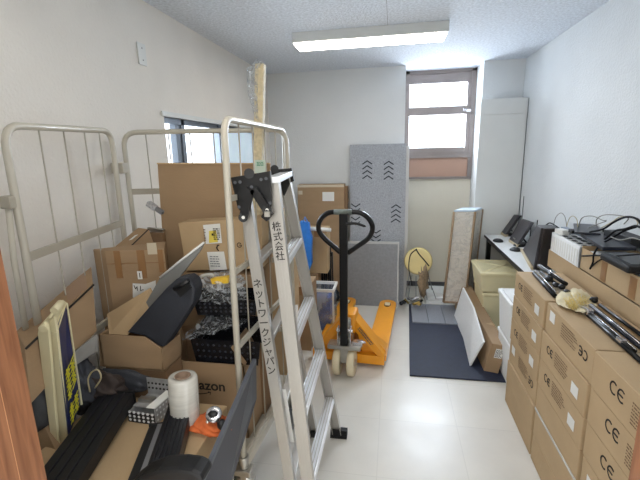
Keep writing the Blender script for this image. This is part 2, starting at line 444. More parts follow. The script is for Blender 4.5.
# wall socket high on the left wall
t = thing('wall_plate', 'small white blank wall plate high on the left wall', 'wall plate', (XL + .004, 2.10, 2.075))
MB().box(XL, XL + .008, 2.065, 2.135, 2.075, 2.185).build('plate', board_w, t, bevel=.002)
q = MB()
for z in (2.10, 2.16): q.cyl((XL + .008, 2.10, z), (XL + .0095, 2.10, z), .004, 8)
q.build('screw', grey_p, t)

# ------------------------------------------------------------------ ceiling lights
fill_lamp_m = mat_emit('added_fill_diffuser', (255, 246, 232), 7.5)  # emission for the added overhead fill fixture
def ceiling_light(x0, x1, y0, y1, z0, label, lm=lamp_m):
    t = thing('ceiling_light', label, 'ceiling light', ((x0 + x1) / 2, (y0 + y1) / 2, z0))
    MB().box(x0, x1, y0, y1, z0 + .012, ZC).build('light_housing', board_w, t, bevel=.004)
    MB().box(x0 + .012, x1 - .012, y0 + .012, y1 - .012, z0, z0 + .013).build('diffuser', lm, t)
    return t
A = PY(290, 49, 2.95); B = PY(449, 37, 2.95)
ceiling_light(-.71, .345, 2.95, 3.17, 2.335, 'long white rectangular ceiling light, lit, in front of the window')
ceiling_light(-.71, .345, .85, 1.07, 2.335, 'added white fill light overhead, out of view near the doorway', fill_lamp_m)  # unseen fixture, added to brighten the near end of the room
q = MB()
for x in (-.05,):
    q.box(x - .001, x + .001, YF, 2.95, ZC - .0012, ZC)
struct(q.build('trim_4', grey_p))

# ------------------------------------------------------------------ back: felt panels
def frame_pts(x0, x1, z0, z1, y0, y1):
    """panel leaning from y0 at z0 to y1 at z1"""
    return [V((x0, y0, z0)), V((x1, y0, z0)), V((x1, y1, z1)), V((x0, y1, z1))]
t = thing('acoustic_panel', 'tall grey felt panel with black chevrons leaning against the back wall', 'panel', (-.15, 4.2, 0))
lean = V((0, .10, 1.66)); o0 = V((-.445, 4.16, .0)); U = V((.575, 0, 0)); Wn = lean
th = V((0, .035, 0))
MB().para(o0, U, th, Wn).build('panel_face', felt, t, bevel=.004)
MB().para(o0 + V((.5755, -.002, 0)), V((.03, 0, 0)), V((0, .04, 0)), Wn * .985).build('edge_band', felt_edge, t)
fc = Face(o0, (1, 0, 0), lean)
def chev(f, cx_, cz, n, up, s=.062, step=.036, w=.011):
    for i in range(n):
        y = cz - i * step; g = 1 if up else -1
        f.stroke([(cx_ - s * .75, y - g * s * .5), (cx_, y), (cx_ + s * .75, y - g * s * .5)], w)
def uv(px, py, y=4.21):
    p = PY(px, py, y); return p.x - o0.x, p.z * 1.002
for (px, py, n, up) in ((367, 161, 4, True), (388.7, 161.5, 4, True), (396, 205, 4, True), (355.5, 207, 2, False), (355.5, 220, 2, False), (376, 233, 3, False)):
    a, b = uv(px, py); chev(fc, a, b, n, up, step=.050)
fc.build('chevron_print', chev_m, t)
t = thing('acoustic_panel', 'shorter plain grey felt panel standing in front of the tall chevron panel', 'panel', (-.2, 4.0, 0))
c0 = V((-.525, 3.99, 0)); lean2 = V((0, .13, .66))
MB().para(c0 + V((.012, 0, 0)), V((.575, 0, 0)), V((0, .03, 0)), lean2 * .975).build('panel_face', felt_d, t, bevel=.004)
q = MB(); q.para(c0 + lean2 * .972, V((.60, 0, 0)), V((0, .034, 0)), lean2 * .03); q.para(c0 + V((.585, -.002, 0)), V((.014, 0, 0)), V((0, .034, 0)), lean2)
q.para(c0 + V((0, -.002, 0)), V((.014, 0, 0)), V((0, .034, 0)), lean2)
q.build('edge_band', felt_edge, t)

# tall carton behind the pallet jack handle
t = thing('tall_carton', 'tall brown carton with a white label standing left of the grey chevron panel', 'carton', (-.7, 4.15, 0))
c0 = V((-1.0, 4.08, 0)); u = V((.50, 0, 0)); wv = V((0, .09, 1.26))
MB().para(c0, u, V((0, .13, 0)), wv).build('carton_body', cb, t, bevel=.005)
fc = Face(c0, u, wv); fc.rect(.0, 1.235, .50, 1.262); fc.build('top_tape', tape_c, t)
fc = Face(c0, u, wv); fc.rect(.27, 1.09, .395, 1.185); fc.build('label_sticker', white_l, t)
fc = Face(c0, u, wv); fc.rect(.01, 1.16, .055, 1.20); fc.build('clear_tape_patch', tape_c, t)
q = MB().para(c0 + u + V((.002, .02, 0)), V((.03, 0, 0)), V((0, .1, 0)), wv * .98); q.build('side_strip', cb3, t)

# small things between ladder and handle
p = PY(308, 232, 3.55)
carton('small brown carton behind the ladder under a white rod', (-.78, 3.55, .48), (.19, 0, 0), (0, .2, 0), (0, 0, .42), cb2)
carton('brown carton standing on the floor under the small carton behind the ladder', (-.98, 3.52, 0), (.30, 0, 0), (0, .3, 0), (0, 0, .475), cb)
a = PY(306, 228.5, 3.5); b = PY(331, 230, 3.5)
tag(MB().tube([a, b], .018, 10).build('white_rod', white_l), 'short white rolled tube lying across the small carton by the blue bag', 'tube')
t = thing('blue_bag', 'bright blue plastic bag hanging between the ladder and the tall carton', 'bag', PY(309, 262, 3.45))
q = MB()
pts = [(300, 221), (309, 223), (310, 232), (312, 238), (311.5, 250), (312, 263), (308, 274), (300, 270), (298, 238)]
q.plate([PY(x, y, 3.44 + .02 * (i % 2)) for i, (x, y) in enumerate(pts)], (0, .05, 0)); q.build('bag_body', blue_b, t, bevel=.008)
MB().tube([PY(303, 223, 3.44), PY(305, 217, 3.46), PY(308, 223, 3.44)], .006).build('bag_handle', blue_b, t)
# clear bin
t = thing('storage_bin', 'clear white-edged plastic bin with blue contents on the floor behind the ladder', 'bin', (-.62, 3.45, 0))
x0, x1, y0, y1 = -.76, -.50, 3.28, 3.50
q = MB(); q.box(x0, x1, y0, y0 + .004, .02, .40); q.box(x0, x1, y1 - .004, y1, .02, .40); q.box(x0, x0 + .004, y0, y1, .02, .4); q.box(x1 - .004, x1, y0, y1, .02, .4)
q.build('bin_wall', clear_bin_m, t)
q = MB(); q.box(x0 - .01, x1 + .01, y0 - .01, y0 + .008, .395, .42); q.box(x0 - .01, x1 + .01, y1 - .008, y1 + .01, .395, .42); q.box(x0 - .01, x0 + .008, y0, y1, .395, .42); q.box(x1 - .008, x1 + .01, y0, y1, .395, .42)
q.box(x0, x1, y0, y1, 0, .02)
q.box(x1 - .008, x1 + .006, y0 - .006, y0 + .008, .0, .4); q.build('bin_rim', white_l, t)
tag(MB().box(x0 + .02, x1 - .03, y0 + .02, y1 - .02, .022, .33).build('blue_folder', pm('muted_blue', (88, 104, 160), .5, var=.2, vs=20), bevel=.01), 'muted blue folder block inside the clear bin behind the ladder', 'folder')
# black folded tripods
for i, (xa, ya, xb, yb) in enumerate([(320, 243, 325, 296), (325, 238, 328, 300), (330, 247, 331, 292)]):
    lab = ['leftmost thin black folded tripod pole standing behind the clear bin', 'tallest black folded tripod pole left of the tall felt panel', 'black folded tripod pole nearest the felt panel edge'][i]
    a = PY(xa, ya, 3.72); b = PY(xb, yb, 3.66)
    t = thing('folded_tripod', lab, 'tripod', (b.x, b.y, 0), 'folded tripods by the felt panel')
    b.z = .0
    MB().tube([a, b], .010, 8).build('pole', blackm, t)
    MB().tube([a + V((.02, .0, -.05)), b + V((.02, .01, .0))], .008, 8).build('leg', blackm, t)
    MB().tube([a + V((-.018, .01, -.05)), b + V((-.02, .01, .0))], .008, 8).build('leg', blackm, t)
    MB().box(a.x - .02, a.x + .02, a.y - .015, a.y + .015, a.z - .09, a.z - .05).build('collar', zinc if i == 1 else blackm, t, bevel=.004)
q = MB().blob(PZ(329, 297, .08) - V((0, 0, 0)), (.10, .16, .075), .25, 3, 5)
for v in q.bm.verts: v.co.z = max(.002, v.co.z)
tag(q.build('black_cloth_bag', black_soft), 'crumpled black fabric bag on the floor left of the pallet jack', 'bag')

# round cream fan-like disc on a wire stand
t = thing('round_heater', 'round cream dish-shaped heater with a black cord on a thin wire stand', 'heater', PY(418, 300, 4.1))
c = PY(418, 260.5, 4.12); ax = V((0, -1, .12)).normalized()
MB().lathe([(0, .0), (.125, .001), (.128, .001), (.136, .006), (.137, .008), (.137, .05), (.12, .055), (0, .055)], c, ax, 36).build('dish', pm('warm_cream', (236, 218, 156), .5, var=.04), t)
MB().lathe([(.137, .03), (.142, .035), (.142, .045), (.137, .05)], c, ax, 36).build('rim', gold, t)
fpts = [PY(x, y, 4.03) for x, y in ((417, 249), (411, 254), (409, 262), (409, 270), (411, 280), (412, 286))]
MB().tube(curve(fpts), .006, 6).build('power_cord', blackm, t)
MB().tube(curve([PY(x, y, 4.03) for x, y in ((416, 249), (419, 254), (425, 261), (429, 266))]), .007, 6).build('handle', blackm, t)
q = MB()
for (x0_, y0_, x1_, y1_) in ((412, 275, 408, 299), (416, 276, 416, 300), (424, 275, 427, 300), (426, 270, 436, 299), (410, 272, 405, 297), (420, 276, 421, 300), (428, 272, 432, 290)):
    q.tube([PY(x0_, y0_, 4.08), PY(x1_, y1_, 4.02)], .0035, 6)
q.build('wire_stand', steel_grey, t)
q = MB().blob(PY(423, 282, 4.06), (.045, .03, .16), .3, 3, 9); tag(q.build('brown_net_bag', pm('brown_net', (150, 130, 104), .7, var=.3, vs=50, bump=.6, bs=90)), 'narrow brown mesh bag hanging under the round cream heater', 'bag')
# gold valves on the floor
t = thing('metal_fittings', 'tangle of shiny gold and silver metal fittings on the floor beside the felt panel', 'fittings', PZ(410, 302, 0))
g = random.Random(3)
for i in range(12):
    c = PZ(402 + g.random() * 20, 298 + g.random() * 6, .02 + g.random() * .07)
    d = V((g.uniform(-1, 1), g.uniform(-1, 1), g.uniform(-.4, .6))).normalized() * .04
    MB().cyl(c - d, c + d, g.uniform(.010, .02), 12).build('fitting', [gold, zinc, silver, blackm][i % 4], t, bevel=.002)
# low white boards on the floor
for i, (z0, dxx) in enumerate(((0, 0), (.03, .02), (.06, .0))):
    tag(MB().box(.37 + dxx, .64, 4.12 + .04 * i, 4.36 + .05 * i, z0, z0 + .028).build('white_foam_sheet', styro, bevel=.003),
        ['lowest white foam sheet on the floor by the alcove', 'middle white foam sheet of the floor stack by the alcove', 'topmost white foam sheet of the floor stack by the alcove'][i], 'foam sheet', 'foam sheets on the floor by the alcove')

# tall wrapped stack of trays
t = thing('wrapped_tray_stack', 'tall leaning shrink-wrapped stack of white trays with brown card edges by the alcove', 'stack', (.68, 4.1, 0))
bl, br, tl, tr = PY(443.5, 302, 3.92), PY(465, 304, 3.92), PY(454, 212, 3.90), PY(475, 212, 3.90)
bl.z = max(bl.z, .015); br.z = bl.z
dep = V((.10, .17, 0))
q = MB(); n = 24
for i in range(n):
    a0 = bl.lerp(tl, i / n); b0 = br.lerp(tr, i / n); a1 = bl.lerp(tl, (i + .95) / n); b1 = br.lerp(tr, (i + .95) / n); k = .004 * (i % 2)
    q.hexa([a0 + V((k, -k, 0)), b0, b0 + dep, a0 + dep, a1 + V((k, -k, 0)), b1, b1 + dep, a1 + dep])
q.build('tray_layers', foil_t, t)
q = MB()
for (s0, s1) in ((bl, tl), (br, tr)):
    q.tube([s0 + V((0, -.004, 0)), s1 + V((0, -.004, 0))], .012, 4)
q.tube([br + dep, tr + dep], .012, 4); q.tube([bl, br], .012, 4)
q.build('edge_board', cb, t)
q = MB().hexa([tl + V((0, 0, .001)), tr + V((0, 0, .001)), tr + dep + V((0, 0, .001)), tl + dep + V((0, 0, .001)), tl + V((0, 0, .018)), tr + V((0, 0, .018)), tr + dep + V((0, 0, .018)), tl + dep + V((0, 0, .018))])
q.build('wrapped_top', pm('pale_blue_wrap', (206, 222, 236), .3, var=.08, vs=30, bump=.5, bs=60), t, bevel=.004)
q = MB(); e = V((-.006, -.012, 0))
q.poly([bl + e, br + e + V((.012, 0, 0)), tr + e + V((.012, 0, 0)), tl + e], [(0, 1, 2, 3)]); q.poly([br + V((.012, -.01, 0)), br + dep + V((.012, 0, 0)), tr + dep + V((.012, 0, 0)), tr + V((.012, -.01, 0))], [(0, 1, 2, 3)])
q.build('clear_wrap', wrap_t, t)

# ------------------------------------------------------------------ mats
MZ = .012
q = MB().hexa([(.140, 2.675, 0), (.80, 2.68, 0), (.80, 4.07, 0), (.186, 4.06, 0), (.140, 2.675, MZ), (.80, 2.68, MZ), (.80, 4.07, MZ), (.186, 4.06, MZ)])
tag(q.build('floor_mat', mat_m, bevel=.003), 'large black rubber mat on the floor right of the pallet jack', 'mat')
xs = [.20, .35, .50, .66]
for i in range(3):
    o = MB().box(xs[i] + .002, xs[i + 1] - .002, 3.58, 4.05, MZ, MZ + .012).build('carpet_tile', carpet_m, bevel=.002)
    tag(o, ['left grey carpet tile at the far end of the black mat', 'middle grey carpet tile on the black mat', 'right grey carpet tile on the black mat beside the foam board'][i], 'carpet tile', 'grey carpet tiles on the black mat')

# ------------------------------------------------------------------ pallet jack
J = V((-.325, 2.665, 0)); ya = math.radians(-4.2)
JM = Matrix.Translation(J) @ Matrix.Rotation(ya, 4, 'Z')
t = thing('pallet_jack', 'orange hand pallet jack with a black loop handle standing on the white floor', 'pallet jack', J)
def jb(q, name, mt, parent=t, **k): return q.rot(JM).build(name, mt, parent, **k)
for sx in (-1, 1):
    xc = sx * .205; hw = .082
    pts = [(xc - hw, .14), (xc + hw, .14), (xc + hw, 1.22)]
    pts += [(xc + hw * math.cos(a), 1.22 + .09 * math.sin(a)) for a in [math.pi * k / 10 for k in range(1, 10)]] + [(xc - hw, 1.22)]
    q = MB().plate([(x, y, .045) for x, y in pts], (0, 0, .045))
    fk = jb(q, 'fork', orange, bevel=.006)
    q = MB()
    sl = [(xc + .034 * math.cos(a), 1.17 + .062 * math.sin(a)) for a in [2 * math.pi * k / 12 for k in range(12)]]
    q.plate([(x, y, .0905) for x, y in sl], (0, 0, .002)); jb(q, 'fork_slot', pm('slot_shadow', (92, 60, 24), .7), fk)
    q = MB().cyl((xc - .025, 1.17, .085), (xc + .025, 1.17, .085), .028, 14); jb(q, 'load_roller', nylon, fk)
    q = MB().cyl((xc - .03, 1.10, .04), (xc + .03, 1.10, .04), .04, 18); jb(q, 'load_wheel', nylon, fk)
    # sloping frame side
    q = MB().hexa([(sx * .03, .12, .30), (sx * .275, .10, .045), (sx * .285, .22, .045), (sx * .03, .24, .30), (sx * .03, .12, .405), (sx * .275, .10, .11), (sx * .285, .24, .10), (sx * .03, .26, .405)])
    jb(q, 'sloping_frame', orange, bevel=.004)
    q = MB().hexa([(sx * .10, .16, .09), (sx * .287, .16, .045), (sx * .287, .36, .09), (sx * .12, .36, .09), (sx * .035, .18, .36), (sx * .28, .16, .12), (sx * .285, .34, .092), (sx * .13, .34, .092)])
    jb(q, 'fork_shoulder', orange, bevel=.004)
q = MB().box(-.275, .275, .10, .16, .03, .10); jb(q, 'cross_member', orange, bevel=.004)
q = MB().box(-.06, .06, .10, .26, .26, .42); jb(q, 'mast_cap', orange, bevel=.02)
q = MB().box(-.10, .10, .20, .25, .06, .30); jb(q, 'back_plate', pm('orange_dark', (150, 88, 22), .6), bevel=.004)
fcn = Face(JM @ V((.07, .098, .33)), JM.to_3x3() @ V((.245, -.0, -.30)), JM.to_3x3() @ V((.30, 0, .245)), .004)
fcn.lines(.02, -.012, .16, .03, 2, 4, .6); fcn.build('side_lettering', dgrey, t)
for sx in (-1, 1):
    q = MB().lathe([(0, -.022), (.03, -.022), (.032, -.026), (.088, -.026), (.098, -.018), (.098, .018), (.088, .026), (.032, .026), (.03, .022), (0, .022)], (sx * .052, -.02, .098), (1, 0, 0), 28)
    wl = jb(q, 'steer_wheel', nylon)
    q = MB().lathe([(0, -.030), (.022, -.030), (.024, -.026), (.024, .026), (.022, .030), (0, .03)], (sx * .052, -.02, .098), (1, 0, 0), 16); jb(q, 'wheel_hub', zinc, wl)
q = MB().box(-.12, .12, -.055, .045, .205, .235); q.box(-.03, .03, -.05, .04, .10, .21); q.box(-.05, .05, .0, .11, .22, .27); jb(q, 'pump_base', zinc, bevel=.006)
q = MB().cyl((0, .06, .23), (0, .06, .40), .034, 16); jb(q, 'pump_cylinder', zinc)
q = MB()
for sx in (-1, 1): q.plate([(sx * .042, -.05, .22), (sx * .042, .02, .22), (sx * .042, .01, .37), (sx * .042, -.04, .37)], (sx * .008, 0, 0)); 
q.cyl((-.06, -.015, .34), (.06, -.015, .34), .012, 10); jb(q, 'handle_yoke', silver, bevel=.003)
q = MB().box(.06, .13, -.03, .02, .235, .262); q.tube([(.07, 0, .25), (.15, -.03, .27)], .008); jb(q, 'foot_pedal', silver)
# handle (tiller)
base = PY(344, 345, 2.64); top = PY(343.5, 213, 2.50)
hd = MB().bar(base, top, .055, .035, side=(1, 0, 0)).build('handle_pole', blackm, t, bevel=.008)
lp = [(345, 212.5), (335, 212), (328, 213), (321.5, 218), (318.4, 225), (319.5, 232), (325, 239), (333, 246), (341, 253)]
rp = [(345, 212.5), (356, 212), (363, 214), (369, 219), (372.4, 226), (371.5, 233), (367, 239.5), (358, 246), (348, 253)]
dy = lambda y: 2.50 + (y - 212) / 133 * .14
q = MB(); q.tube(curve([PY(x, y, dy(y)) for x, y in lp], 4), .0165, 12); q.tube(curve([PY(x, y, dy(y)) for x, y in rp], 4), .0165, 12)
q.build('loop_handle', blackm, hd)
MB().tube([PY(334, 212, 2.50), PY(352, 212, 2.50)], .0175, 12).build('worn_grip', pm('worn_grey_paint', (110, 118, 112), .5, var=.3, vs=40), hd)
MB().tube(curve([PY(346, 224, 2.49), PY(356, 223.5, 2.49), PY(366, 226.5, 2.49)]), [.009] * 12 + [.003], 8).build('release_lever', blackp, hd)

# ------------------------------------------------------------------ right side: desk with terminals
DX, DZ = .905, .755
t = thing('long_desk', 'long white-topped desk with black legs along the right wall', 'desk', (1.07, 3.4, 0))
MB().box(DX, XR - .004, 2.50, 4.125, DZ - .022, DZ).build('desk_top', desk_m, t, bevel=.003)
MB().box(DX - .002, DX, 2.50, 4.125, DZ - .024, DZ - .002).build('desk_edge', blackp, t)
q = MB().box(DX + .02, DX + .05, 2.55, 4.08, DZ - .06, DZ - .024); q.build('side_rail', blackm, t)
for y in (2.505, 4.06):
    for x in (DX + .015, 1.16): MB().box(x, x + .04, y, y + .04, 0, DZ - .022).build('leg', blackm, t)
MB().box(DX + .055, 1.16, 4.065, 4.095, .40, .44).build('stretcher', blackm, t)

def terminal(label, bl, br, tr_, tl_, y0, th=.035, big=False):
    """tilted black tablet terminal; corner pixels of its face, base depth y0"""
    P = []
    bl = PZ(*bl, DZ + .02); br = PZ(*br, DZ + .02)
    c = (bl + br) / 2
    tl3 = PY(*tl_, bl.y + .02); tr3 = PY(*tr_, br.y + .02)
    t = thing('tablet_terminal', label, 'terminal', (c.x, c.y, DZ), 'black tilted terminals on the desk')
    n = (br - bl).cross(tl3 - bl).normalized()
    if n.y > 0 and False: n = -n
    back = V((th, .0, 0)) + V((0, th * .6, 0))
    q = MB().hexa([bl, br, br + back, bl + back, tl3, tr3, tr3 + back, tl3 + back]); q.build('screen_body', pm('charcoal_plastic', (62, 60, 64), .5, var=.1), t, bevel=.004)
    # cream lower strip
    d = (br - bl)
    q = MB().hexa([bl + V((-.004, -.006, -.018)), br + V((0, -.006, -.018)), br + back + V((0, 0, -.018)), bl + back + V((0, 0, -.018)), bl + V((-.004, -.006, .004)), br + V((0, -.006, .004)), br + back + V((0, 0, .004)), bl + back + V((0, 0, .004))])
    q.build('lower_bezel', pm('beige_bezel', (196, 180, 148), .5), t)
    f = Face(bl, d, tl3 - bl, -.0); L = d.length
    fn = f.n
    f.l = .002 if fn.x < 0 or fn.y < 0 else -.003
    f.rect(L * .35, (tl3 - bl).length * .13, L * .62, (tl3 - bl).length * .19); f.build('badge', silver, t)
    q = MB().tube([(c + V((.05, .0, .07))), (c + V((.13, .02, -.018)))], .008); q.box(c.x + .05, c.x + .15, c.y - .05, c.y + .05, DZ, DZ + .012); q.build('rear_stand', blackm, t)
    return t
terminal('black tilted tablet terminal at the far end of the desk', (498, 230), (505, 235), (518.5, 216), (509, 213), 4)
terminal('middle of the three black tilted terminals on the desk', (509, 239.5), (517, 245), (531, 223), (520, 219), 3.5)
# nearest: large and thick
t = thing('tablet_terminal', 'largest black terminal, thick-bodied, at the near end of the desk', 'terminal', (1.0, 2.72, DZ), 'black tilted terminals on the desk')
P0 = [PZ(522, 251, DZ), PZ(533, 270, DZ), PY(541, 228, 2.72), PY(536, 225, 2.95)]
bk = V((.11, .02, 0))
q = MB().hexa([P0[0], P0[1], P0[1] + bk * 1.0, P0[0] + bk, P0[3], P0[2], P0[2] + bk, P0[3] + bk]); q.build('screen_body', pm('charcoal_plastic', (52, 50, 54), .5, var=.1), t, bevel=.006)
q = MB().hexa([P0[1] + V((.02, -.03, .01)), P0[1] + bk + V((0.01, -.03, .01)), P0[1] + bk, P0[1] + V((.02, 0, 0)), P0[2] + V((.01, -.03, 0)), P0[2] + bk + V((0, -.03, 0)), P0[2] + bk, P0[2] + V((.01, 0, 0))]); q.build('rear_housing', pm('brown_black', (40, 32, 30), .5), t, bevel=.004)
MB().tube([P0[0] + V((-.006, -.004, .012)), P0[1] + V((-.006, 0, .012))], .012, 8).build('lower_bezel', MATS['beige_bezel'], t)
f = Face(P0[0].lerp(P0[1], .3), P0[1] - P0[0], P0[3] - P0[0], -.004); f.rect(.04, .10, .12, .118); f.build('badge', silver, t)
for i, (px, py) in enumerate(((498, 241.5), (515.5, 250.5), (519, 246))):
    c = PZ(px, py, DZ)
    q = MB().blob((c.x, c.y, DZ + .002), (.045, .055, .026), .0, 3, 1)
    for v in q.bm.verts: v.co.z = max(v.co.z, DZ + .001)
    t = thing('computer_mouse', ['black computer mouse on the desk in front of the far terminal', 'black computer mouse at the desk edge before the largest terminal', 'black computer mouse between the middle and largest terminals'][i], 'mouse', (c.x, c.y, DZ), 'computer mice on the white desk')
    q.build('mouse_body', blackp, t)
    MB().cyl((c.x - .008, c.y - .012, DZ + .026), (c.x + .002, c.y - .012, DZ + .026), .006, 8).build('scroll_wheel', grey_p, t)
# thin antenna pole on wall edge
tag(MB().tube([V((1.20, PX(524, 196, 1.20).y, DZ + .0005)), PX(524, 196, 1.20)], .003, 6).build('antenna', blackm), 'thin black antenna rod standing behind the far terminals', 'antenna')
for i, (a, b) in enumerate((((531, 226), (530.5, 236)), ((537.5, 220), (537.5, 229)))):
    a = PX(*a, 1.18); b = V((a.x, a.y, DZ + .0005))
    tag(MB().tube([a, b], .004, 6).build('antenna', blackm), ['short black antenna behind the middle terminal', 'short black antenna behind the largest terminal'][i], 'antenna')
# black power bricks and cords behind the terminals
for i, (px, py, sx) in enumerate(((495, 229, .05), (514, 230.5, .05), (508, 236, .03), (527, 238, .04))):
    c = PZ(px, py, DZ)
    tag(MB().box(c.x - sx, c.x + sx, c.y - .03, c.y + .03, DZ, DZ + .03).build('power_adapter', blackp, bevel=.005),
        ['black adapter at the far left corner of the desk', 'black adapter behind the far terminal', 'black adapter between far and middle terminals', 'black adapter behind the middle terminal'][i], 'adapter', 'power adapters on the desk')
for i, pts in enumerate([[(484, 262), (488, 252), (492, 250), (497, 258), (503, 262)], [(490, 246), (494, 256), (502, 262), (514, 270)], [(498, 250), (501, 258), (510, 262), (520, 276)]]):
    P = [PX(x, y, 1.08 + .03 * i) for x, y in pts]
    tag(MB().tube(curve(P), .008, 6).build('cable', blackm), ['black cable hanging nearest the far desk leg', 'black cable drooping under the middle of the desk', 'black cable drooping lowest under the desk'][i], 'cable', 'cables hanging under the desk')

# things under the desk: cream crate with lid, white box, long carton, styro board
def ring_box(c0, u, v, h, name, mt, parent, t=.006):
    return MB().para(c0, u, v, V((0, 0, h))).build(name, mt, parent, bevel=.012)
def crate(label, c0, u, v, h, mt, lidmt, group=None, cross=False):
    c0, u, v = V(c0), V(u), V(v)
    t = thing('storage_box', label, 'box', c0 + u / 2 + v / 2, group)
    i = (u + v).normalized() * .012
    q = MB(); b0 = [c0 + u * .05 + v * .04, c0 + u * .95 + v * .04, c0 + u * .95 + v * .96, c0 + u * .05 + v * .96]
    t0 = [c0, c0 + u, c0 + u + v, c0 + v]
    q.hexa(b0 + [p + V((0, 0, h)) for p in t0]); q.build('box_body', mt, t, bevel=.010)
    o = c0 - u * .02 - v * .02 + V((0, 0, h))
    lid = MB().para(o, u * 1.04, v * 1.04, V((0, 0, .03))).build('lid', lidmt, t, bevel=.010)
    q = MB(); L = [o + V((0, 0, .030)), o + u * 1.04 + V((0, 0, .030)), o + (u + v) * 1.04 + V((0, 0, .030)), o + v * 1.04 + V((0, 0, .030))]
    cc = sum(L, V()) / 4; L = [cc + (p - cc) * .88 for p in L]
    q.tube(L, .006, 6, closed=True)
    if cross: q.tube([L[0], L[2]], .006, 6); q.tube([L[1], L[3]], .006, 6)
    q.build('lid_ribs', lidmt, lid); return t
ca, cb_ = PX(474, 263, .74), PX(480.5, 276, .74)
print('CR', ca, cb_)
CRC = V((.745, cb_.y, min(cb_.z, .60))); CRL = .42
crate('upper cream plastic storage box with ribbed lid under the desk', CRC + V((0, 0, -.15)), (.42, 0, 0), (0, CRL, 0), .15, cream_p, cream_p, 'cream storage boxes under the desk', True)
crate('lower cream plastic storage box under the desk behind the long carton', V((CRC.x + .03, CRC.y + .02, 0)), (.38, 0, 0), (0, CRL - .04, 0), CRC.z - .185, cream_p, cream_p, 'cream storage boxes under the desk')
crate('white foam box under the near end of the desk, above the other white box', (.752, 2.56, .33), (.35, 0, 0), (0, .31, 0), .265, styro, styro, 'white foam boxes under the desk')
crate('lower white foam box on the floor beside the carton stacks', (.775, 2.56, 0), (.34, 0, 0), (0, .34, 0), .295, styro, styro, 'white foam boxes under the desk')
t = thing('long_carton', 'long worn brown carton lying on the black mat under the desk edge', 'carton', (.72, 3.3, MZ))
pa, pb = V((.672, 2.80, MZ)), V((.765, 2.775, MZ)); off = V((-.04, 1.18, .02)); up1 = V((.045, .0, .22))
q = MB().hexa([pa, pb, pb + off, pa + off, pa + up1, pb + up1 * 1.0, pb + off + up1 * 1.1, pa + off + up1 * 1.1]); q.build('carton_body', cb, t, bevel=.004)
n_ = Face(pa, pb - pa, up1, .002); n_.rect(.035, .12, .085, .19); n_.build('label_sticker', white_l, t)
n_ = Face(pa, pb - pa, up1, .0035); n_.lines(.038, .125, .044, .06, 7, 2, .5); n_.build('label_print', ink, t)
q = MB(); base_ = pa + up1
for i in range(5):
    y0 = .25 + i * .18; q.poly([base_ + V((-.004, y0, .004 + .003 * i)), base_ + V((.03, y0 + .06, .012)), base_ + V((.085, y0 + .02, .014)), base_ + V((.06, y0 + .16, .012)), base_ + V((-.01, y0 + .15, .01))], [(0, 1, 2, 3, 4)])
q.build('torn_flap', cb2, t)
t = thing('foam_board', 'white foam board leaning on the long carton over the black mat', 'board', (.62, 3.2, MZ))
A0, A1, B1, B0 = V((.585, 2.86, MZ)), V((.60, 3.78, MZ)), V((.655, 3.72, .33)), V((.668, 2.86, .21))
q = MB().plate([A0, A0.lerp(A1, .5) + V((.02, 0, 0)), A1, B1, B0.lerp(B1, .5) + V((.01, 0, .03)), B0], (.012, 0, .003)); q.build('board', styro, t)

# ------------------------------------------------------------------ right side: CE carton stacks
HB = .1447
cols = [(1.990, 2.475, 'far'), (1.500, 1.975, 'middle'), (1.000, 1.487, 'near')]
FX, BX = .735, .990
def ce_box(col, lev, y0, y1, zt, lab, style):
    g = random.Random(col * 10 + lev)
    jx = g.uniform(-.004, .004) if lev else 0; jy = g.uniform(-.004, .004)
    z0 = lev * HB
    t = thing('cardboard_carton', lab, 'carton', ((FX + BX) / 2, (y0 + y1) / 2, z0), 'stacked brown cartons with CE marks')
    y0 += jy; y1 += jy - .002; x0 = FX + jx
    MB().box(x0, BX + jx, y0, y1, z0 + .0008, z0 + HB - .0012).build('carton_body', cb2 if col != 1 or lev > 2 else cb2, t, bevel=.0045)
    f = lambda: Face((x0, y1, z0), (0, -1, 0), (0, 0, 1), .001)
    L = y1 - y0
    if style == 'ce':
        f().ce(L * .20, .085, .034).build('ce_mark', ink, t)
        f().lines(L * .36, .045, L * .30, .075, 6, lev + col * 7).build('printed_text', ink_s, t)
        f().rect(L * .74, .035, L * .87, .085).build('label_sticker', white_l, t)
    elif style == 'flip':
        f().ce(L * .86, .085, .036, flip=True).build('ce_mark', ink, t)
        f().lines(L * .38, .055, L * .34, .07, 6, lev + col * 5).build('printed_text', ink_s, t)
        f().rect(L * .10, .075, L * .22, .125).build('label_sticker', white_l, t)
    elif style == 'big':
        f().ce(L * .30, .085, .042, .006).build('ce_mark', ink, t)
        f().lines(L * .52, .03, L * .20, .08, 7, lev + 3).build('printed_text', ink_s, t)
        f().rect(L * .80, .03, L * .92, .08).build('label_sticker', white_l, t)
    elif style == 'lab':
        f().rect(L * .10, .04, L * .22, .10).build('label_sticker', white_l, t)
    if lev == 5:
        MB().box(x0 + .005, BX - .01, y0 + .001, y1 - .001, z0 + HB - .001, z0 + HB + .0002).build('top_flaps', cb2, t)
        MB().box((x0 + BX) / 2 - .024, (x0 + BX) / 2 + .024, y0, y1, z0 + HB, z0 + HB + .0012).build('packing_tape', tape_c, t)
    if lev == 2 and col == 1:
        MB().box(x0 - .003, x0 - .001, y0, y1, z0 + HB - .002 - HB, z0 + .012).build('loose_wrap', film, t)
ords = ['bottom', 'second lowest', 'third lowest', 'third from top', 'second from top', 'topmost']
styl = [['', '', 'flip', 'ce', 'ce', 'ce'], ['', '', '', 'ce', 'ce', 'flip'], ['', 'lab', 'lab', 'big', 'big', 'big']]
desc = {'': 'plain brown carton', 'flip': 'carton with upside-down CE mark', 'ce': 'brown carton with CE mark', 'big': 'brown carton with a large CE mark', 'lab': 'brown carton with a white label'}
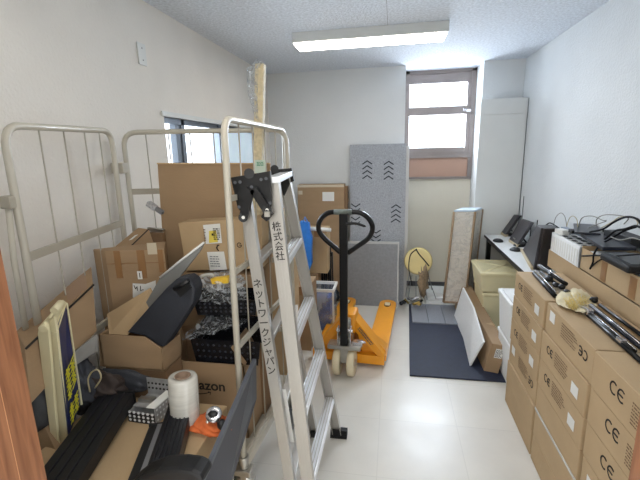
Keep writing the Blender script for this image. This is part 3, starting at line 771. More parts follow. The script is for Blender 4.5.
whr = ['of far stack by desk', 'of middle stack', 'of near stack by doorway']
for ci, (y0, y1, nm) in enumerate(cols):
    for lv in range(6):
        ce_box(ci, lv, y0, y1, .87, '%s, %s %s' % (desc[styl[ci][lv]], ords[lv], whr[ci]), styl[ci][lv])
TZ = 6 * HB
# long cartons behind, against the right wall
carton('lower long plain carton on the floor against the right wall behind the stacks', (.998, 1.0, 0), (.205, 0, 0), (0, 1.48, 0), (0, 0, .835), cb, tape=False)
carton('long flat brown carton against the right wall just above the CE stacks', (1.0, 1.0, .8365), (.21, 0, 0), (0, 1.735, 0), (0, 0, .112), cb2, tape=False)
# upper tier: white tray far, open cartons nearer
t = thing('open_tray_carton', 'open brown carton tray full of cables on the long carton', 'carton', (1.1, 1.8, .95))
zb, zt = .950, 1.075; x0, x1, y0, y1 = 1.0, 1.212, 1.0, 2.29
q = MB(); q.box(x0, x1, y0, y1, zb, zb + .005); q.box(x0, x0 + .005, y0, y1, zb, zt - .01); q.box(x1 - .005, x1, y0, y1, zb, zt); q.box(x0, x1, y1 - .005, y1, zb, zt); q.box(x0, x1, y0, y0 + .005, zb, zt)
q.build('tray_wall', cb2, t)
q = MB(); q.plate([(x0 + .003, 1.0, zt - .012), (x0 + .003, 1.55, zt - .012), (x0 + .07, 1.56, zt + .006), (x0 + .07, 1.0, zt + .006)], (0, 0, .004)); q.build('inner_flap', cb2, t)
for i, y in enumerate((1.62, 1.78, 2.02)):
    MB().box(x0 - .0015, x0 - .0003, y, y + .05, zb + .01, zt - .02).build('packing_tape', tape_m, t)
tag(MB().box(x0 + .012, x1 - .01, 1.72, 2.27, zb + .006, zt - .02).build('white_packing_foam', styro, bevel=.01), 'white packing foam slab lying in the open carton tray', 'foam', None)
# white perforated basket
t = thing('white_basket', 'white basket with a black dotted liner at the far end of the cartons', 'basket', (1.1, 2.5, .95))
x0, x1, y0, y1, zt2 = .995, 1.205, 2.30, 2.70, 1.068
q = MB(); q.box(x0, x1, y0, y1, zb, zb + .006); q.box(x0, x0 + .012, y0, y1, zb, zt2); q.box(x1 - .012, x1, y0, y1, zb, zt2); q.box(x0, x1, y0, y0 + .012, zb, zt2); q.box(x0, x1, y1 - .012, y1, zb, zt2); q.build('basket_wall', styro, t, bevel=.004)
MB().box(x0 + .014, x1 - .014, y0 + .014, y1 - .014, zt2 - .02, zt2 - .012).build('basket_liner', white_l, t)
q = MB()
for i in range(3):
    for j in range(5): q.box(x0 + .04 + i * .05, x0 + .062 + i * .05, y0 + .05 + j * .065, y0 + .08 + j * .065, zt2 - .012, zt2 - .009)
q.build('dot_pattern', blackp, t)
q = MB()
for j in range(12): q.box(x0 - .002, x0, y0 + .02 + j * .032, y0 + .03 + j * .032, zb + .01, zt2 - .02)
q.build('side_ribs', white_l, t)

def slab(name, label, cat, cpx, z, size, rz, mt, tilt=0, rx=0, group=None):
    c = PZ(*cpx, z); sx, sy, sz = size
    M = Matrix.Translation(c) @ Euler((rx, tilt, rz)).to_matrix().to_4x4()
    return tag(MB().box(-sx / 2, sx / 2, -sy / 2, sy / 2, 0, sz).rot(M).build(name, mt, bevel=min(.004, sz * .3)), label, cat, group)
slab('flat_device', 'pale grey-blue flat device lying across the white basket and carton', 'device', (582, 236), 1.085, (.035, .42, .016), .10, pm('blue_grey', (128, 142, 160), .35, metal=.3))
slab('black_tablet', 'thin black tablet lying on the cables in the carton tray', 'tablet', (586, 230), 1.115, (.12, .30, .012), -.35, navy)
slab('black_laptop', 'dark blue-black laptop slab lying nearest on the carton tray', 'laptop', (606, 243), 1.10, (.14, .34, .018), -.12, navy, tilt=-.05)
slab('black_tray_device', 'black plastic device standing at the right wall side of the tray', 'device', (626, 243), 1.10, (.10, .22, .05), .1, blackp)
slab('white_plug_box', 'small white plug box among the cables on the basket', 'adapter', (562, 234), 1.075, (.05, .07, .03), .3, white_l)
# router box black
t = thing('black_router', 'black rounded router box on the near edge of the carton tray', 'router', PZ(628, 268, 1.06))
c = PZ(630, 266, 1.075)
MB().box(c.x - .075, c.x + .075, c.y - .13, c.y + .11, 1.075, 1.11).build('router_body', blackp, t, bevel=.012)
MB().box(c.x - .055, c.x + .055, c.y - .11, c.y + .09, 1.11, 1.113).build('router_top', pm('grey_black', (60, 64, 68), .4), t, bevel=.001)
slab('yellow_packet', 'crumpled pale yellow packet at the right edge of the tray', 'packet', (630, 236), 1.10, (.06, .10, .05), .2, pm('pale_yellow', (214, 202, 142), .6, bump=.5, bs=40))

CR = .65
cable_k = pm('black_cable', (14, 14, 16), .75, spec=.2)
cabs = [
 ([(553, 227), (556, 217), (561, 213), (565, 217), (567, 228)], wire_grey, .0035, 'thin grey cable looping above the far end of the white basket'),
 ([(566, 229), (569, 219), (573, 216), (577, 220), (578, 231)], wire_tan, .0035, 'thin beige cable loop second from the far end of the basket'),
 ([(578, 228), (582, 218), (592, 216), (602, 220), (606, 221), (598, 224), (588, 228)], wire_grey, .004, 'thin grey cable loop above the flat grey device'),
 ([(596, 226), (597, 219), (604, 215), (616, 215), (628, 218), (624, 224)], wire_grey, .004, 'grey cable arching over the black laptop'),
 ([(601, 228), (612, 222), (620, 217), (632, 217), (638, 223), (634, 228)], wire_tan, .004, 'beige cable arching beside the black laptop'),
 ([(590, 232), (603, 229), (614, 222), (626, 217), (637, 219), (642, 226)], blackm, .008, 'thick black cable arching toward the right edge of the picture'),
 ([(605, 239), (615, 231), (625, 229), (635, 226), (642, 228)], blackm, .008, 'second thick black cable below the arching one'),
 ([(590, 269), (593, 262), (594, 254), (600, 245), (612, 238), (624, 231), (636, 227)], blackm, .007, 'black cable running down over the front face of the tray'),
 ([(582, 256), (595, 255.5), (612, 256), (628, 255), (642, 254)], blackm, .006, 'straight black cable lying along the tray front edge'),
 ([(590, 268), (600, 260), (614, 257), (622, 260)], blackm, .0055, 'short black cable curving from the tray front to the router'),
 ([(546, 225), (550, 223), (556, 226), (563, 231), (570, 234)], blackm, .006, 'black cable at the far left end of the white basket'),
 ([(611, 237), (620, 240), (632, 238), (641, 240)], wire_grey, .004, 'grey cable crossing in front of the black device'),
]
for pts, mt, r, lab in cabs:
    P = []
    for i, (x, y) in enumerate(pts):
        P.append(PX(x, y, (1.08 if mt is not blackm else 1.05) if len(pts) != 4 and y < 262 else .99))
    if 'down over' in lab or 'short black' in lab: P = [PX(x, y, .992 if y > 250 else 1.06) for x, y in pts]
    if 'straight' in lab: P = [PX(x, y, .992) for x, y in pts]
    tag(MB().tube(curve(P, 8), r * CR, 8).build('cable', cable_k if mt is blackm else mt), lab, 'cable', 'cables on the carton tray')
# more clutter: plugs
for i, (px, py) in enumerate(((573, 233), (580, 231), (600, 236), (608, 232))):
    slab('cable_plug', ['black plug beside the basket dots', 'black plug between basket and tray', 'black plug on the grey-blue device', 'black plug under the arching cable'][i], 'plug', (px, py), 1.10, (.035, .05, .02), i * .7, blackp, group='black plugs on the tray')

# tripods and rods on top of the CE stacks
def rodset(name, label, cat, rods, loc, extra=None):
    t = thing(name, label, cat, loc)
    for nm, a, b, r, mt in rods: MB().tube([a, b], r, 10).build(nm, mt, t)
    return t
Z1 = TZ + .012
def Q(px, py, dz=0.): return PZ(px, py, TZ + .013 + dz)
t = rodset('mini_tripod', 'small folded black tripod with silver-edged legs on the far carton stack', 'tripod', [
    ('leg', Q(534, 273.5), Q(555, 296), .011, blackm), ('leg', Q(538.5, 266, .02), Q(566, 284, .02), .011, blackm), ('centre_column', Q(541, 272), Q(560, 287), .009, blackm),
    ('chrome_strip', Q(536, 270.5, .006), Q(556, 292.5, .006), .004, silver), ('chrome_strip', Q(540, 264.8, .034), Q(564, 280.6, .034), .0035, silver)], Q(550, 280))
for a, r in ((Q(549, 279, .01), .022), (Q(556, 285, .01), .018), (Q(562, 287, .01), .018), (Q(567, 292, .01), .016), (Q(551, 275, .02), .015)):
    MB().blob(a, (r, r, r * .8), .1, 2, 3).build('clamp_knob', blackp, t)
t = rodset('long_stand_pole', 'bundle of long black stand legs lying on the near carton stacks', 'stand', [
    ('leg', Q(583, 309), Q(634, 351), .011, blackm), ('leg', Q(587, 314, -.003), Q(642, 362), .009, blackm), ('centre_column', Q(591, 306, .012), Q(643, 348, .012), .012, navy),
    ('leg', Q(600, 305, .006), Q(648, 340, .006), .008, blackm),
    ('chrome_strip', Q(585, 307.5, .010), Q(636, 349.5, .010), .0022, silver), ('chrome_strip', Q(592, 305, .024), Q(643, 346, .024), .0025, silver)], Q(600, 330))
MB().bar(Q(583, 308, .0), Q(591, 313, .01), .03, .03).build('end_clamp', silver, t, bevel=.005)
MB().bar(Q(619, 338, .012), Q(624, 342, .012), .024, .014).build('clip', silver, t, bevel=.003)
# duster cloth
t = thing('duster_cloth', 'crumpled cream cloth with a fluffy yellow centre on the carton tops', 'cloth', Q(572, 300))
g = random.Random(11)
outl = [(556, 296), (561, 291), (567, 292), (573, 288.5), (581, 289), (590, 296), (594, 302), (597, 306), (590, 311), (583, 313), (573, 311), (563, 308), (556, 303)]
q = MB(); cpt = Q(575, 300, .02); ring = [Q(x, y, -.006 + g.uniform(0, .02)) for x, y in outl]; mid = [cpt.lerp(p, .55) + V((0, 0, g.uniform(-.012, .014))) for p in ring]
n = len(ring)
vs = ring + mid + [cpt]
q.poly(vs, [(i, (i + 1) % n, n + (i + 1) % n, n + i) for i in range(n)] + [(n + i, n + (i + 1) % n, 2 * n) for i in range(n)])
bmesh.ops.subdivide_edges(q.bm, edges=q.bm.edges[:], cuts=2, use_grid_fill=True)
for v in q.bm.verts: v.co.z += g.uniform(-.004, .006)
q.build('cloth', pm('cream_cloth', (216, 204, 170), .8, var=.12, vs=20, bump=.3, bs=60), t, smooth=True)
q = MB()
for i in range(200):
    a = g.uniform(0, 6.28); rr = g.random() ** .7; e = Q(577 + rr * 10 * math.cos(a), 300 + rr * 6 * math.sin(a), .022)
    q.tube([e - V((0, 0, .02)), e + V((g.uniform(-.03, .03), g.uniform(-.03, .03), g.uniform(-.01, .018)))], [.0018, .0005], 4)
q.build('yellow_fluff', pm('yellow_fibre', (224, 204, 136), .8, var=.15), t)
q = MB()
for p in (Q(594, 300, .01),): q.blob(p, (.018, .024, .014), .3, 2, 2)
q.build('dark_trim', blackp, t)

# ------------------------------------------------------------------ roll cage (three linked frames)
def cage_frame(q, P, r=.0122, corner=.06, open_bottom=False):
    """rounded rectangle tube through tl, tr, br, bl"""
    tl, tr, br, bl = P
    pts = []
    def rc(a, b, c):
        u = (a - b).normalized() * corner; v = (c - b).normalized() * corner
        for k in range(7):
            s = k / 6; pts.append((b + u) * (1 - s) ** 2 + b * 2 * s * (1 - s) + (b + v) * s * s)
    pts.append(bl); rc(bl, tl, tr); rc(tl, tr, br); pts.append(br)
    q.tube(pts, r, 10)
    return q
def frame_at(P, a, b):
    tl, tr, br, bl = P
    return tl.lerp(tr, a).lerp(bl.lerp(br, a), b)
t = thing('roll_cage', 'cream steel roll cage of three tall barred frames standing on the left', 'roll cage', (-.9, 1.6, 0))
F1 = [PY(2, 125, 1.06), PY(111, 131, 1.66), None, None]
F1[2] = V((F1[1].x - .01, F1[1].y, .30)); F1[3] = V((F1[0].x - .01, F1[0].y, .30))
F1[0] = PY(2, 125, 1.06); 
F2 = [PY(122.5, 132.5, 1.80), PY(286, 129.5, 2.02), None, None]
F2[2] = V((F2[1].x, F2[1].y, .28)); F2[3] = V((F2[0].x, F2[0].y, .28))
F3 = [PY(223.5, 118, 1.285), PY(284, 130, 2.06), None, None]
F3[2] = V((-.555, 2.02, .33)); F3[3] = PY(244, 462, 1.30)
for i, (P, nb, bars, nm) in enumerate(((F1, 4, [], 'left'), (F2, 6, [], 'back'), (F3, 4, [], 'right'))):
    fr = cage_frame(MB(), P, corner=.07 if i < 2 else .06).build('side_frame', cream_steel, t)
    q = MB()
    fr_a = {0: (.25, .46, .67, .84), 1: (.135, .27, .40, .545, .70, .85), 2: (.17, .36, .57, .78)}[i]
    for a in fr_a: q.tube([frame_at(P, a, .004), frame_at(P, a, .99)], .0028, 6)
    q.build('vertical_wires', cream_dark, fr)
    zs = {0: (.295, .575, .86), 1: (.20, .47, .75), 2: (.20, .40, .62, .985)}[i]
    hh = P[0].z - P[3].z
    for b in zs:
        A_, B_ = frame_at(P, .0, b), frame_at(P, 1, b)
        MB().bar(A_, B_, .028 if i != 2 else .02, .012, up=(0, 0, 1), side=(0, 0, 1)).build('cross_bar', cream_dark if i != 2 else cream_steel, fr)
# hinge clamps
c = PY(120, 168, 1.73); q = MB().box(c.x - .035, c.x + .03, c.y - .02, c.y + .02, c.z - .025, c.z + .025); q.build('hinge_clamp', cream_dark, t, bevel=.004)
MB().cyl(c + V((0, -.03, 0)), c + V((0, -.02, 0)), .008, 8).build('hinge_bolt', zinc, t)
c = PY(10, 202, 1.05); MB().box(c.x - .02, c.x + .02, c.y - .02, c.y + .02, c.z - .02, c.z + .02).build('hinge_clamp', cream_dark, t, bevel=.006)
MB().tube([PY(8, 205, 1.04), PY(14, 260, 1.04), PY(26, 330, 1.04)], .009, 10).build('stay_post', cream_steel, t)
# base platform and bottom fittings of right frame
c = F3[3]
MB().hexa([c + V((-.10, .05, -.02)), c + V((.0, .05, -.02)), F3[2] + V((0, 0, -.02)), F3[2] + V((-.12, 0, -.02)), c + V((-.10, .05, .01)), c + V((0, .05, .01)), F3[2] + V((0, 0, .01)), F3[2] + V((-.12, 0, .01))]).build('base_platform', cream_dark, t)
MB().bar(c + V((0.004, 0, 0)), F3[2] + V((.004, 0, 0)), .035, .035).build('bottom_rail', cream_steel, t, bevel=.004)
q = MB(); q.cyl(c + V((0, 0, .03)), c + V((0, 0, -.02)), .022, 14); q.box(c.x - .045, c.x + .035, c.y - .03, c.y + .02, c.z - .045, c.z - .02); q.build('corner_socket', zinc, t, bevel=.004)
q = MB(); q.cyl(c + V((-.04, -.005, -.075)), c + V((.04, -.005, -.075)), .018, 12); q.box(c.x - .012, c.x + .012, c.y - .02, c.y + .01, c.z - .09, c.z - .04); q.build('locking_pin', zinc, t)
# casters
for (x, y) in ((c.x - .01, c.y + .02), (-.57, 2.0), (-1.27, 1.78), (-1.24, 1.1)):
    ct = MB().lathe([(0, -.016), (.055, -.016), (.062, -.01), (.062, .01), (.055, .016), (0, .016)], (x, y, .063), (1, 0, 0), 20).build('caster_wheel', grey_p, t)
    q = MB(); q.plate([(x - .022, y - .02, .05), (x - .022, y + .02, .05), (x - .022, y + .035, .15), (x - .022, y - .035, .15)], (.004, 0, 0)); q.plate([(x + .018, y - .02, .05), (x + .018, y + .02, .05), (x + .018, y + .035, .15), (x + .018, y - .035, .15)], (.004, 0, 0))
    q.cyl((x, y, .15), (x, y, .29), .018, 10); q.build('caster_fork', zinc, ct)

# ------------------------------------------------------------------ folded stepladder
t = thing('stepladder', 'folded aluminium stepladder with black hinges and handwritten stiles leaning on the roll cage', 'ladder', (-.37, 1.7, 0))
SA = (V((-.370, 1.335, 0)), V((-.533, 1.387, 1.44)))
SB = (V((-.302, 1.335, 0)), V((-.427, 1.386, 1.505)))
SCc = (V((-.290, 1.992, 0)), V((-.476, 1.750, 1.505)))
SD = (V((-.420, 1.965, 0)), V((-.555, 1.715, 1.44)))
stl = {}
for nm, (a, b), w_ in (('rear_near', SA, .042), ('front_near', SB, .050), ('front_far', SCc, .050), ('rear_far', SD, .042)):
    # C-channel: web facing outward (y), two flanges
    near = 'near' in nm; sgn = -1 if near else 1
    tt = (b - a).normalized(); sx = V((1, 0, 0)); sx = (sx - tt * sx.dot(tt)).normalized(); n = V((0, 1, 0)); n = (n - tt * n.dot(tt) - sx * n.dot(sx)).normalized()
    q = MB(); w2 = w_
    q.para(a - sx * w2 / 2 - n * .0015, sx * w2, n * .003, b - a)
    for s_ in (-1, 1):
        o = a + sx * (s_ * w2 / 2 - (.003 if s_ > 0 else 0)); q.para(o, sx * .003, n * (.026 * -sgn), b - a)
    for k in (-.25, .0, .25): q.para(a + sx * (k * w2 - .001) + n * sgn * .0015, sx * .002, n * sgn * .001, b - a)
    stl[nm] = (q.build('stile', alu, t), sx, n, a, b)
    MB().bar(a + tt * .0, a + tt * .045, .034 + w_ * .4, .034, side=(1, 0, 0)).build('rubber_foot', blackp, stl[nm][0], bevel=.006)
c = V((-.285, 1.975, 0)); q = MB()
for k in range(5): q.box(c.x - .045, c.x + .05, c.y - .02 + k * .004, c.y + .03, .006 + k * .008, .012 + k * .008)
q.build('foot_pad', blackp, t)
def on(st, z): a, b = st; return a.lerp(b, z / b.z)
for z in (.265, .575, .885, 1.195):
    a, b = on(SB, z), on(SCc, z)
    rg = MB().bar(a + V((0, .01, 0)), b - V((0, .01, 0)), .048, .026, side=(1, 0, .12)).build('front_rung', alu_bright, t, bevel=.003)
    q = MB()
    for k in (-.014, 0, .014): q.bar(a + V((k, .012, .0138)), b + V((k, -.012, .0138)), .003, .003)
    q.build('tread_ribs', alu, rg)
for z in (.265, .575, .885, 1.195):
    a, b = on(SA, z), on(SD, z)
    MB().bar(a + V((0, .01, 0)), b - V((0, .01, 0)), .036, .024, side=(1, 0, -.12)).build('rear_rung', alu, t, bevel=.003)
# top step
a, b = SB[1], SCc[1]
q = MB().bar(a + V((.006, -.012, .0)), b + V((.006, .012, .0)), .058, .022, side=(1, 0, .06)); q.build('top_step', alu_bright, t, bevel=.003)
# diagonal braces at far side
MB().bar(on(SB, .885) + V((.012, .03, .0)), on(SB, .885).lerp(on(SCc, 1.195), .12) + V((.01, .05, .08)), .012, .006).build('brace', alu, t)
# black hinge plates
def hinge(yq, d, pts, arms, bolts, lugs):
    n = V((0, d, 0))
    hp = MB().plate([PY(x, y, yq) for x, y in pts], n).build('hinge_plate', blackp, t, bevel=.002)
    for (p0, p1, p2) in arms:
        q = MB().bar(PY(*p0, yq - .012), PY(*p1, yq - .012), .030, .012, side=(1, 0, 0)); q.cyl(PY(*p1, yq - .018), PY(*p1, yq - .004), .017, 14); q.build('hinge_arm', blackp, hp)
        MB().cyl(PY(*p1, yq - .026), PY(*p1, yq - .017), .006, 10).build('rivet', zinc, hp)
    for p_ in bolts: MB().cyl(PY(*p_, yq - .004), PY(*p_, yq), .006, 10).build('rivet', dgrey, hp)
    for p_, r in lugs: MB().cyl(PY(*p_, yq - .006), PY(*p_, yq + d), r, 16).build('hinge_lug', blackp, hp)
hinge(1.355, .012, [(230.5, 177.5), (270, 171), (271.5, 205), (269, 212), (253, 195), (241, 212), (237.5, 208)],
      [((251, 189), (243.2, 217.5), 0), ((253.5, 189), (267, 210), 0)], [(235, 182.5), (240, 182), (261, 179.5), (266, 178.5), (251.5, 187), (239, 207), (270, 203)], [((249, 173.5), .018)])
MB().bar(PY(264.5, 212.5, 1.34), PY(270.5, 217.5, 1.34), .035, .03, side=(1, 0, 0)).build('latch', blackp, t, bevel=.004)
MB().box(*[f(v) for v in (0,) for f in ()] or (PY(267, 215, 1.32).x - .008, PY(267, 215, 1.32).x + .01, 1.315, 1.325, PY(267, 215, 1.32).z - .006, PY(267, 215, 1.32).z + .012)).build('latch_label', zinc, t)
hinge(1.745, .012, [(271, 170), (291.5, 168), (294, 181), (290, 183), (284, 196), (279, 190), (274, 205), (272, 206)], [], [(292, 173)], [((274.5, 169), .018)])
# handwriting on the stiles (vertical)
def writing(st, z_top, text, size, off):
    a, b = st[3], st[4]; tt = (b - a).normalized(); sx, n = st[1], st[2]
    o = a.lerp(b, z_top / b.z)
    f = Face(o + sx * off, sx, tt, .003)
    if f.n.y > 0: f.l = -.003; 
    f.text(text, 0, 0, size, .0003, True)
    f.build('handwriting', ink, st[0])
writing(stl['rear_near'], 1.105, 'ネットワークジャパン', .0385, 0)
writing(stl['front_near'], 1.325, '株式会社', .036, 0)
# paper sticker on rear stile
fz = MB().bar(on(SA, .66).lerp(on(SD, .66), .09) + V((.018, 0, 0)), on(SA, .42).lerp(on(SD, .42), .09) + V((.018, 0, 0)), .03, .002, side=(1, 0, 0)).build('paper_notice', white_l, t)

# ------------------------------------------------------------------ left heap
# long tilted carton along the left wall
t = thing('long_carton', 'long tilted brown carton lying along the left wall under the roll cage bars', 'carton', (-1.15, 1.1, .9))
tr0, tr1 = PX(24.5, 347, -1.10), PX(93, 283, -1.10); br1 = PX(97, 331, -1.10); br0 = tr0 + (br1 - tr1)
wv = V((-.125, -.01, .0)); ex = V((0, 0, 0))
tl0, tl1 = PX(16, 331, -1.235), PX(91.5, 266, -1.235)
q = MB().hexa([V((tl0.x, br0.y, br0.z)), br0, br1, V((tl1.x, br1.y, br1.z)), tl0, tr0, tr1, tl1]); q.build('carton_body', cb, t, bevel=.004)
q = MB().bar(tr0 + V((.003, 0, -.006)), tr1 + V((.003, 0, -.006)), .006, .004, side=(0, 0, 1)); q.build('flap_gap', ink, t)
a_ = tr1.lerp(tr0, .10); d_ = (tr0 - tr1)
e_ = tl1.lerp(tl0, .10)
q = MB().hexa([a_, a_ + d_ * .3, e_ + (tl0 - tl1) * .3, e_] + [p + V((0, 0, .0015)) for p in (a_, a_ + d_ * .3, e_ + (tl0 - tl1) * .3, e_)]); q.build('packing_tape', tape_m, t)
# tall carton, rotated
t = thing('tall_carton', 'tall taped brown carton with small white labels in front of the cage corner', 'carton', (-1.1, 1.5, 0))
C_ = PY(105, 251, 1.45); R_ = PY(164, 247.5, 1.50); L_ = PY(92.5, 254, 1.48)
u = R_ - C_; u.z = 0; v = L_ - C_; v.z = 0; v = v.normalized() * .085
c0 = V((C_.x, C_.y, .02)); h = C_.z - .02
q = MB().hexa([c0, c0 + u, c0 + u + v + V((0, .12, 0)), c0 + v, c0 + V((0, 0, h)), c0 + u + V((0, 0, h)), c0 + u + v + V((0, .12, h)), c0 + v + V((0, 0, h))])
q.build('carton_body', cb, t, bevel=.004)
L = u.length
f = Face(c0, u, (0, 0, 1))
for a, a2_, dz_ in ((.14, .25, .12), (.53, .66, .125), (.88, .97, .10)): f.rect(L * a, h - dz_, L * a2_, h)
f.rect(0, h - .058, L, h - .055)
f.build('packing_tape', tape_m, t)
f = Face(c0, u, (0, 0, 1), .003)
f.rect(L * .50, h - .128, L * .58, h - .092)
f.m.plate([f.p(L * a, h - b) for a, b in ((.37, .21), (.78, .20), (.80, .135), (.62, .15), (.40, .145))], f.n * .0006)
f.build('label_sticker', white_l, t)
f = Face(c0, u, (0, 0, 1), .0045); f.stroke([(L * .42, h - .155), (L * .44, h - .17), (L * .47, h - .16), (L * .47, h - .178)], .003); f.stroke([(L * .53, h - .158), (L * .52, h - .178), (L * .57, h - .175)], .003); f.stroke([(L * .54, h - .10), (L * .54, h - .12)], .003); f.build('label_print', ink, t)
f = Face(c0 + V((0, 0, 0)), u, (0, 0, 1), .002); f.rect(L * .72, h - .02, L * .88, h + .03); f.build('clear_tape_patch', tape_c, t)
# leaning carton behind it
t = thing('leaning_carton', 'tilted brown carton with a white sticker leaning behind the tall taped carton', 'carton', (-1.1, 1.62, 1.0))
A_, B_, C2, D2 = PY(103, 256, 1.57), PY(138, 227.5, 1.68), PY(149, 229, 1.66), PY(126, 251, 1.55)
dn = V((.05, .02, -.25))
q = MB().hexa([A_ + dn, D2 + dn, C2 + dn, B_ + dn, A_, D2, C2, B_]); q.build('carton_body', cb, t, bevel=.004)
q = MB(); q.tube([D2 + V((0, -.002, 0)), C2 + V((0, -.002, 0))], .003, 4); q.build('flap_gap', ink, t)
m_ = (A_ + B_ + C2 + D2) / 4 + V((.01, 0, .03)); nn = (B_ - A_).normalized(); kk = (D2 - A_).normalized(); up_ = kk.cross(nn).normalized()
q = MB().para((A_ + B_ + C2 + D2) / 4 + up_ * .002 + nn * .0, nn * .035, kk * .018, up_ * .0008); q.build('label_sticker', white_l, t)

# big cardboard sheet
t = thing('cardboard_sheet', 'large upright brown cardboard sheet inside the roll cage below the window', 'cardboard sheet', (-.85, 1.74, .3))
a, b = PY(157.5, 163.5, 1.78), PY(270, 163.5, 1.80); c, d = PY(167, 300, 1.74), PY(272, 310, 1.74)
k = (1.0)
a2 = a + (c - a) * 1.7; b2 = b + (d - b) * 1.7; b2.z = a2.z
q = MB().plate([a, b, b2, a2], (0, .012, .0)); q.build('sheet', cb, t)
q = MB().bar(a, b, .006, .014, side=(0, 0, 1)); q.build('cut_edge', cbin, t)
# two-label carton
t = thing('labelled_carton', 'brown carton with two printed shipping labels in front of the cardboard sheet', 'carton', (-.88, 1.7, .6))
a, b, c, d = PY(178, 223, 1.62), PY(262, 217.5, 1.62), PY(262, 268.5, 1.62), PY(186, 271, 1.62)
dp = V((0, .10, 0))
q = MB().hexa([d, c, c + dp, d + dp, a, b, b + dp, a + dp]); q.build('carton_body', cb2, t, bevel=.004)
u_ = (b - a); v_ = (a - d)
def quad(px, name, mt, y=1.617, par=t, th=.0008): return MB().plate([PY(x, yy, y) for x, yy in px], (0, -th, 0)).build(name, mt, par)
sh = quad([(203, 225), (220, 223.5), (222, 243), (206, 244)], 'shipping_label', white_l)
quad([(209, 231), (216, 230), (218, 242), (209, 243)], 'yellow_field', yellow_l, 1.6158, sh)
f = Face(PY(214, 240, 1.6153), (1, 0, 0), (0, 0, 1)); f.lines(0, .0, .03, .055, 6, 3, .5); f.rect(-.008, .02, .0, .03); f.build('label_print', ink, sh)
f = Face(PY(205, 243, 1.6153), (1, 0, 0), (0, 0, 1)); f.lines(-.002, .01, .01, .055, 8, 5, .5); f.build('label_print', ink_s, sh)
sh = quad([(207, 252), (224, 251.5), (227, 269.5), (210, 270.5)], 'shipping_label', white_l)
f = Face(PY(210, 267, 1.6153), (1, 0, 0), (0, 0, 1)); f.lines(.004, .0, .05, .055, 5, 8, .35); f.build('label_print', grey_p, sh)
f = Face(PY(217, 250.5, 1.6175), (1, 0, 0), (0, 0, 1)); f.stroke([(.008, .0), (.0, .012), (.006, .024), (.012, .024)], .005); f.build('hand_mark', ink, t)
f = Face(PY(239.5, 245, 1.6175), (1, 0, 0), (0, 0, 1)); f.stroke(arc2((0, 0), .010, 40, 360, 10), .003); f.stroke([(.0, 0), (.009, 0)], .003); f.build('printed_mark', ink, t)
carton('brown carton under the labelled carton behind the plastic bag', PY(180, 326, 1.62) + V((0, 0, 0)), V((.40, 0, 0)), (0, .10, 0), V((0, 0, PY(180, 272.5, 1.62).z - PY(180, 326, 1.62).z)), cb, tape=False)
z_ = PY(180, 326, 1.62).z
carton('darker brown carton low in the cage beneath the labelled cartons', (PY(180, 326, 1.62).x, 1.62, .36), V((.40, 0, 0)), (0, .10, 0), V((0, 0, z_ - .361)), cb3, tape=False)
carton('plain brown carton seen through the ladder behind the cage', (-1.06, 2.50, 0), (.36, 0, 0), (0, .35, 0), (0, 0, 1.20), cb2)
carton('brown carton standing behind the ladder beside the blue bag', (-.80, 2.95, 0), (.16, 0, 0), (0, .3, 0), (0, 0, .55), cb)

# amazon box
t = thing('open_carton', 'open brown carton printed amazon holding black perforated trays', 'carton', (-.78, 1.5, .38))
yq = 1.43; tl_, tr_ = PY(161.5, 346, yq), PY(262, 370, yq); tl_ = PY(161.5, 346, yq)
z0, z1 = .38, PY(161.5, 346, yq).z
x0, x1 = tl_.x, -.600
zt = PY(205, 363, yq).z
q = MB()
dp = .20
q.box(x0, x1, yq, yq + .005, z0, zt); q.box(x0, x0 + .005, yq, yq + dp, z0, zt); q.box(x1 - .005, x1, yq, yq + dp, z0, zt); q.box(x0, x1, yq + dp - .005, yq + dp, z0, zt); q.box(x0, x1, yq, yq + dp, z0, z0 + .005)
q.build('carton_body', cb, t)
fl = MB().plate([(x0, yq, zt), (x0, yq + dp, zt), (x0 - .035, yq + dp, z1 + .09), (x0 - .02, yq - .01, z1)], (.004, 0, 0)); fl.plate([(x0, yq, zt), (x0 + .10, yq - .004, zt), (x0 + .0, yq - .006, z1)], (0, .004, 0)); fl.build('flap', cb, t)
fl = MB().plate([(x1, yq, zt), (x1, yq + dp, zt), (x1 - .05, yq + dp, zt + .09), (x1 - .05, yq, zt + .08)], (.004, 0, 0)); fl.build('flap', cb, t)
s_ = PY(183, 387.5, yq); e_ = PY(223.5, 387.5, yq); wd = (e_.x - s_.x)
f = Face(s_, (1, 0, 0), (0, 0, 1), .001)
f.text('amazon', 0, 0, wd / 2.95, .0012)
f.stroke([(wd * (.1 + .55 * k / 10), -.012 - .011 * math.sin(math.pi * k / 10)) for k in range(11)], .004); f.stroke([(wd * .62, -.009), (wd * .68, -.010), (wd * .66, -.022)], .003)
f.build('printed_logo', ink, t)
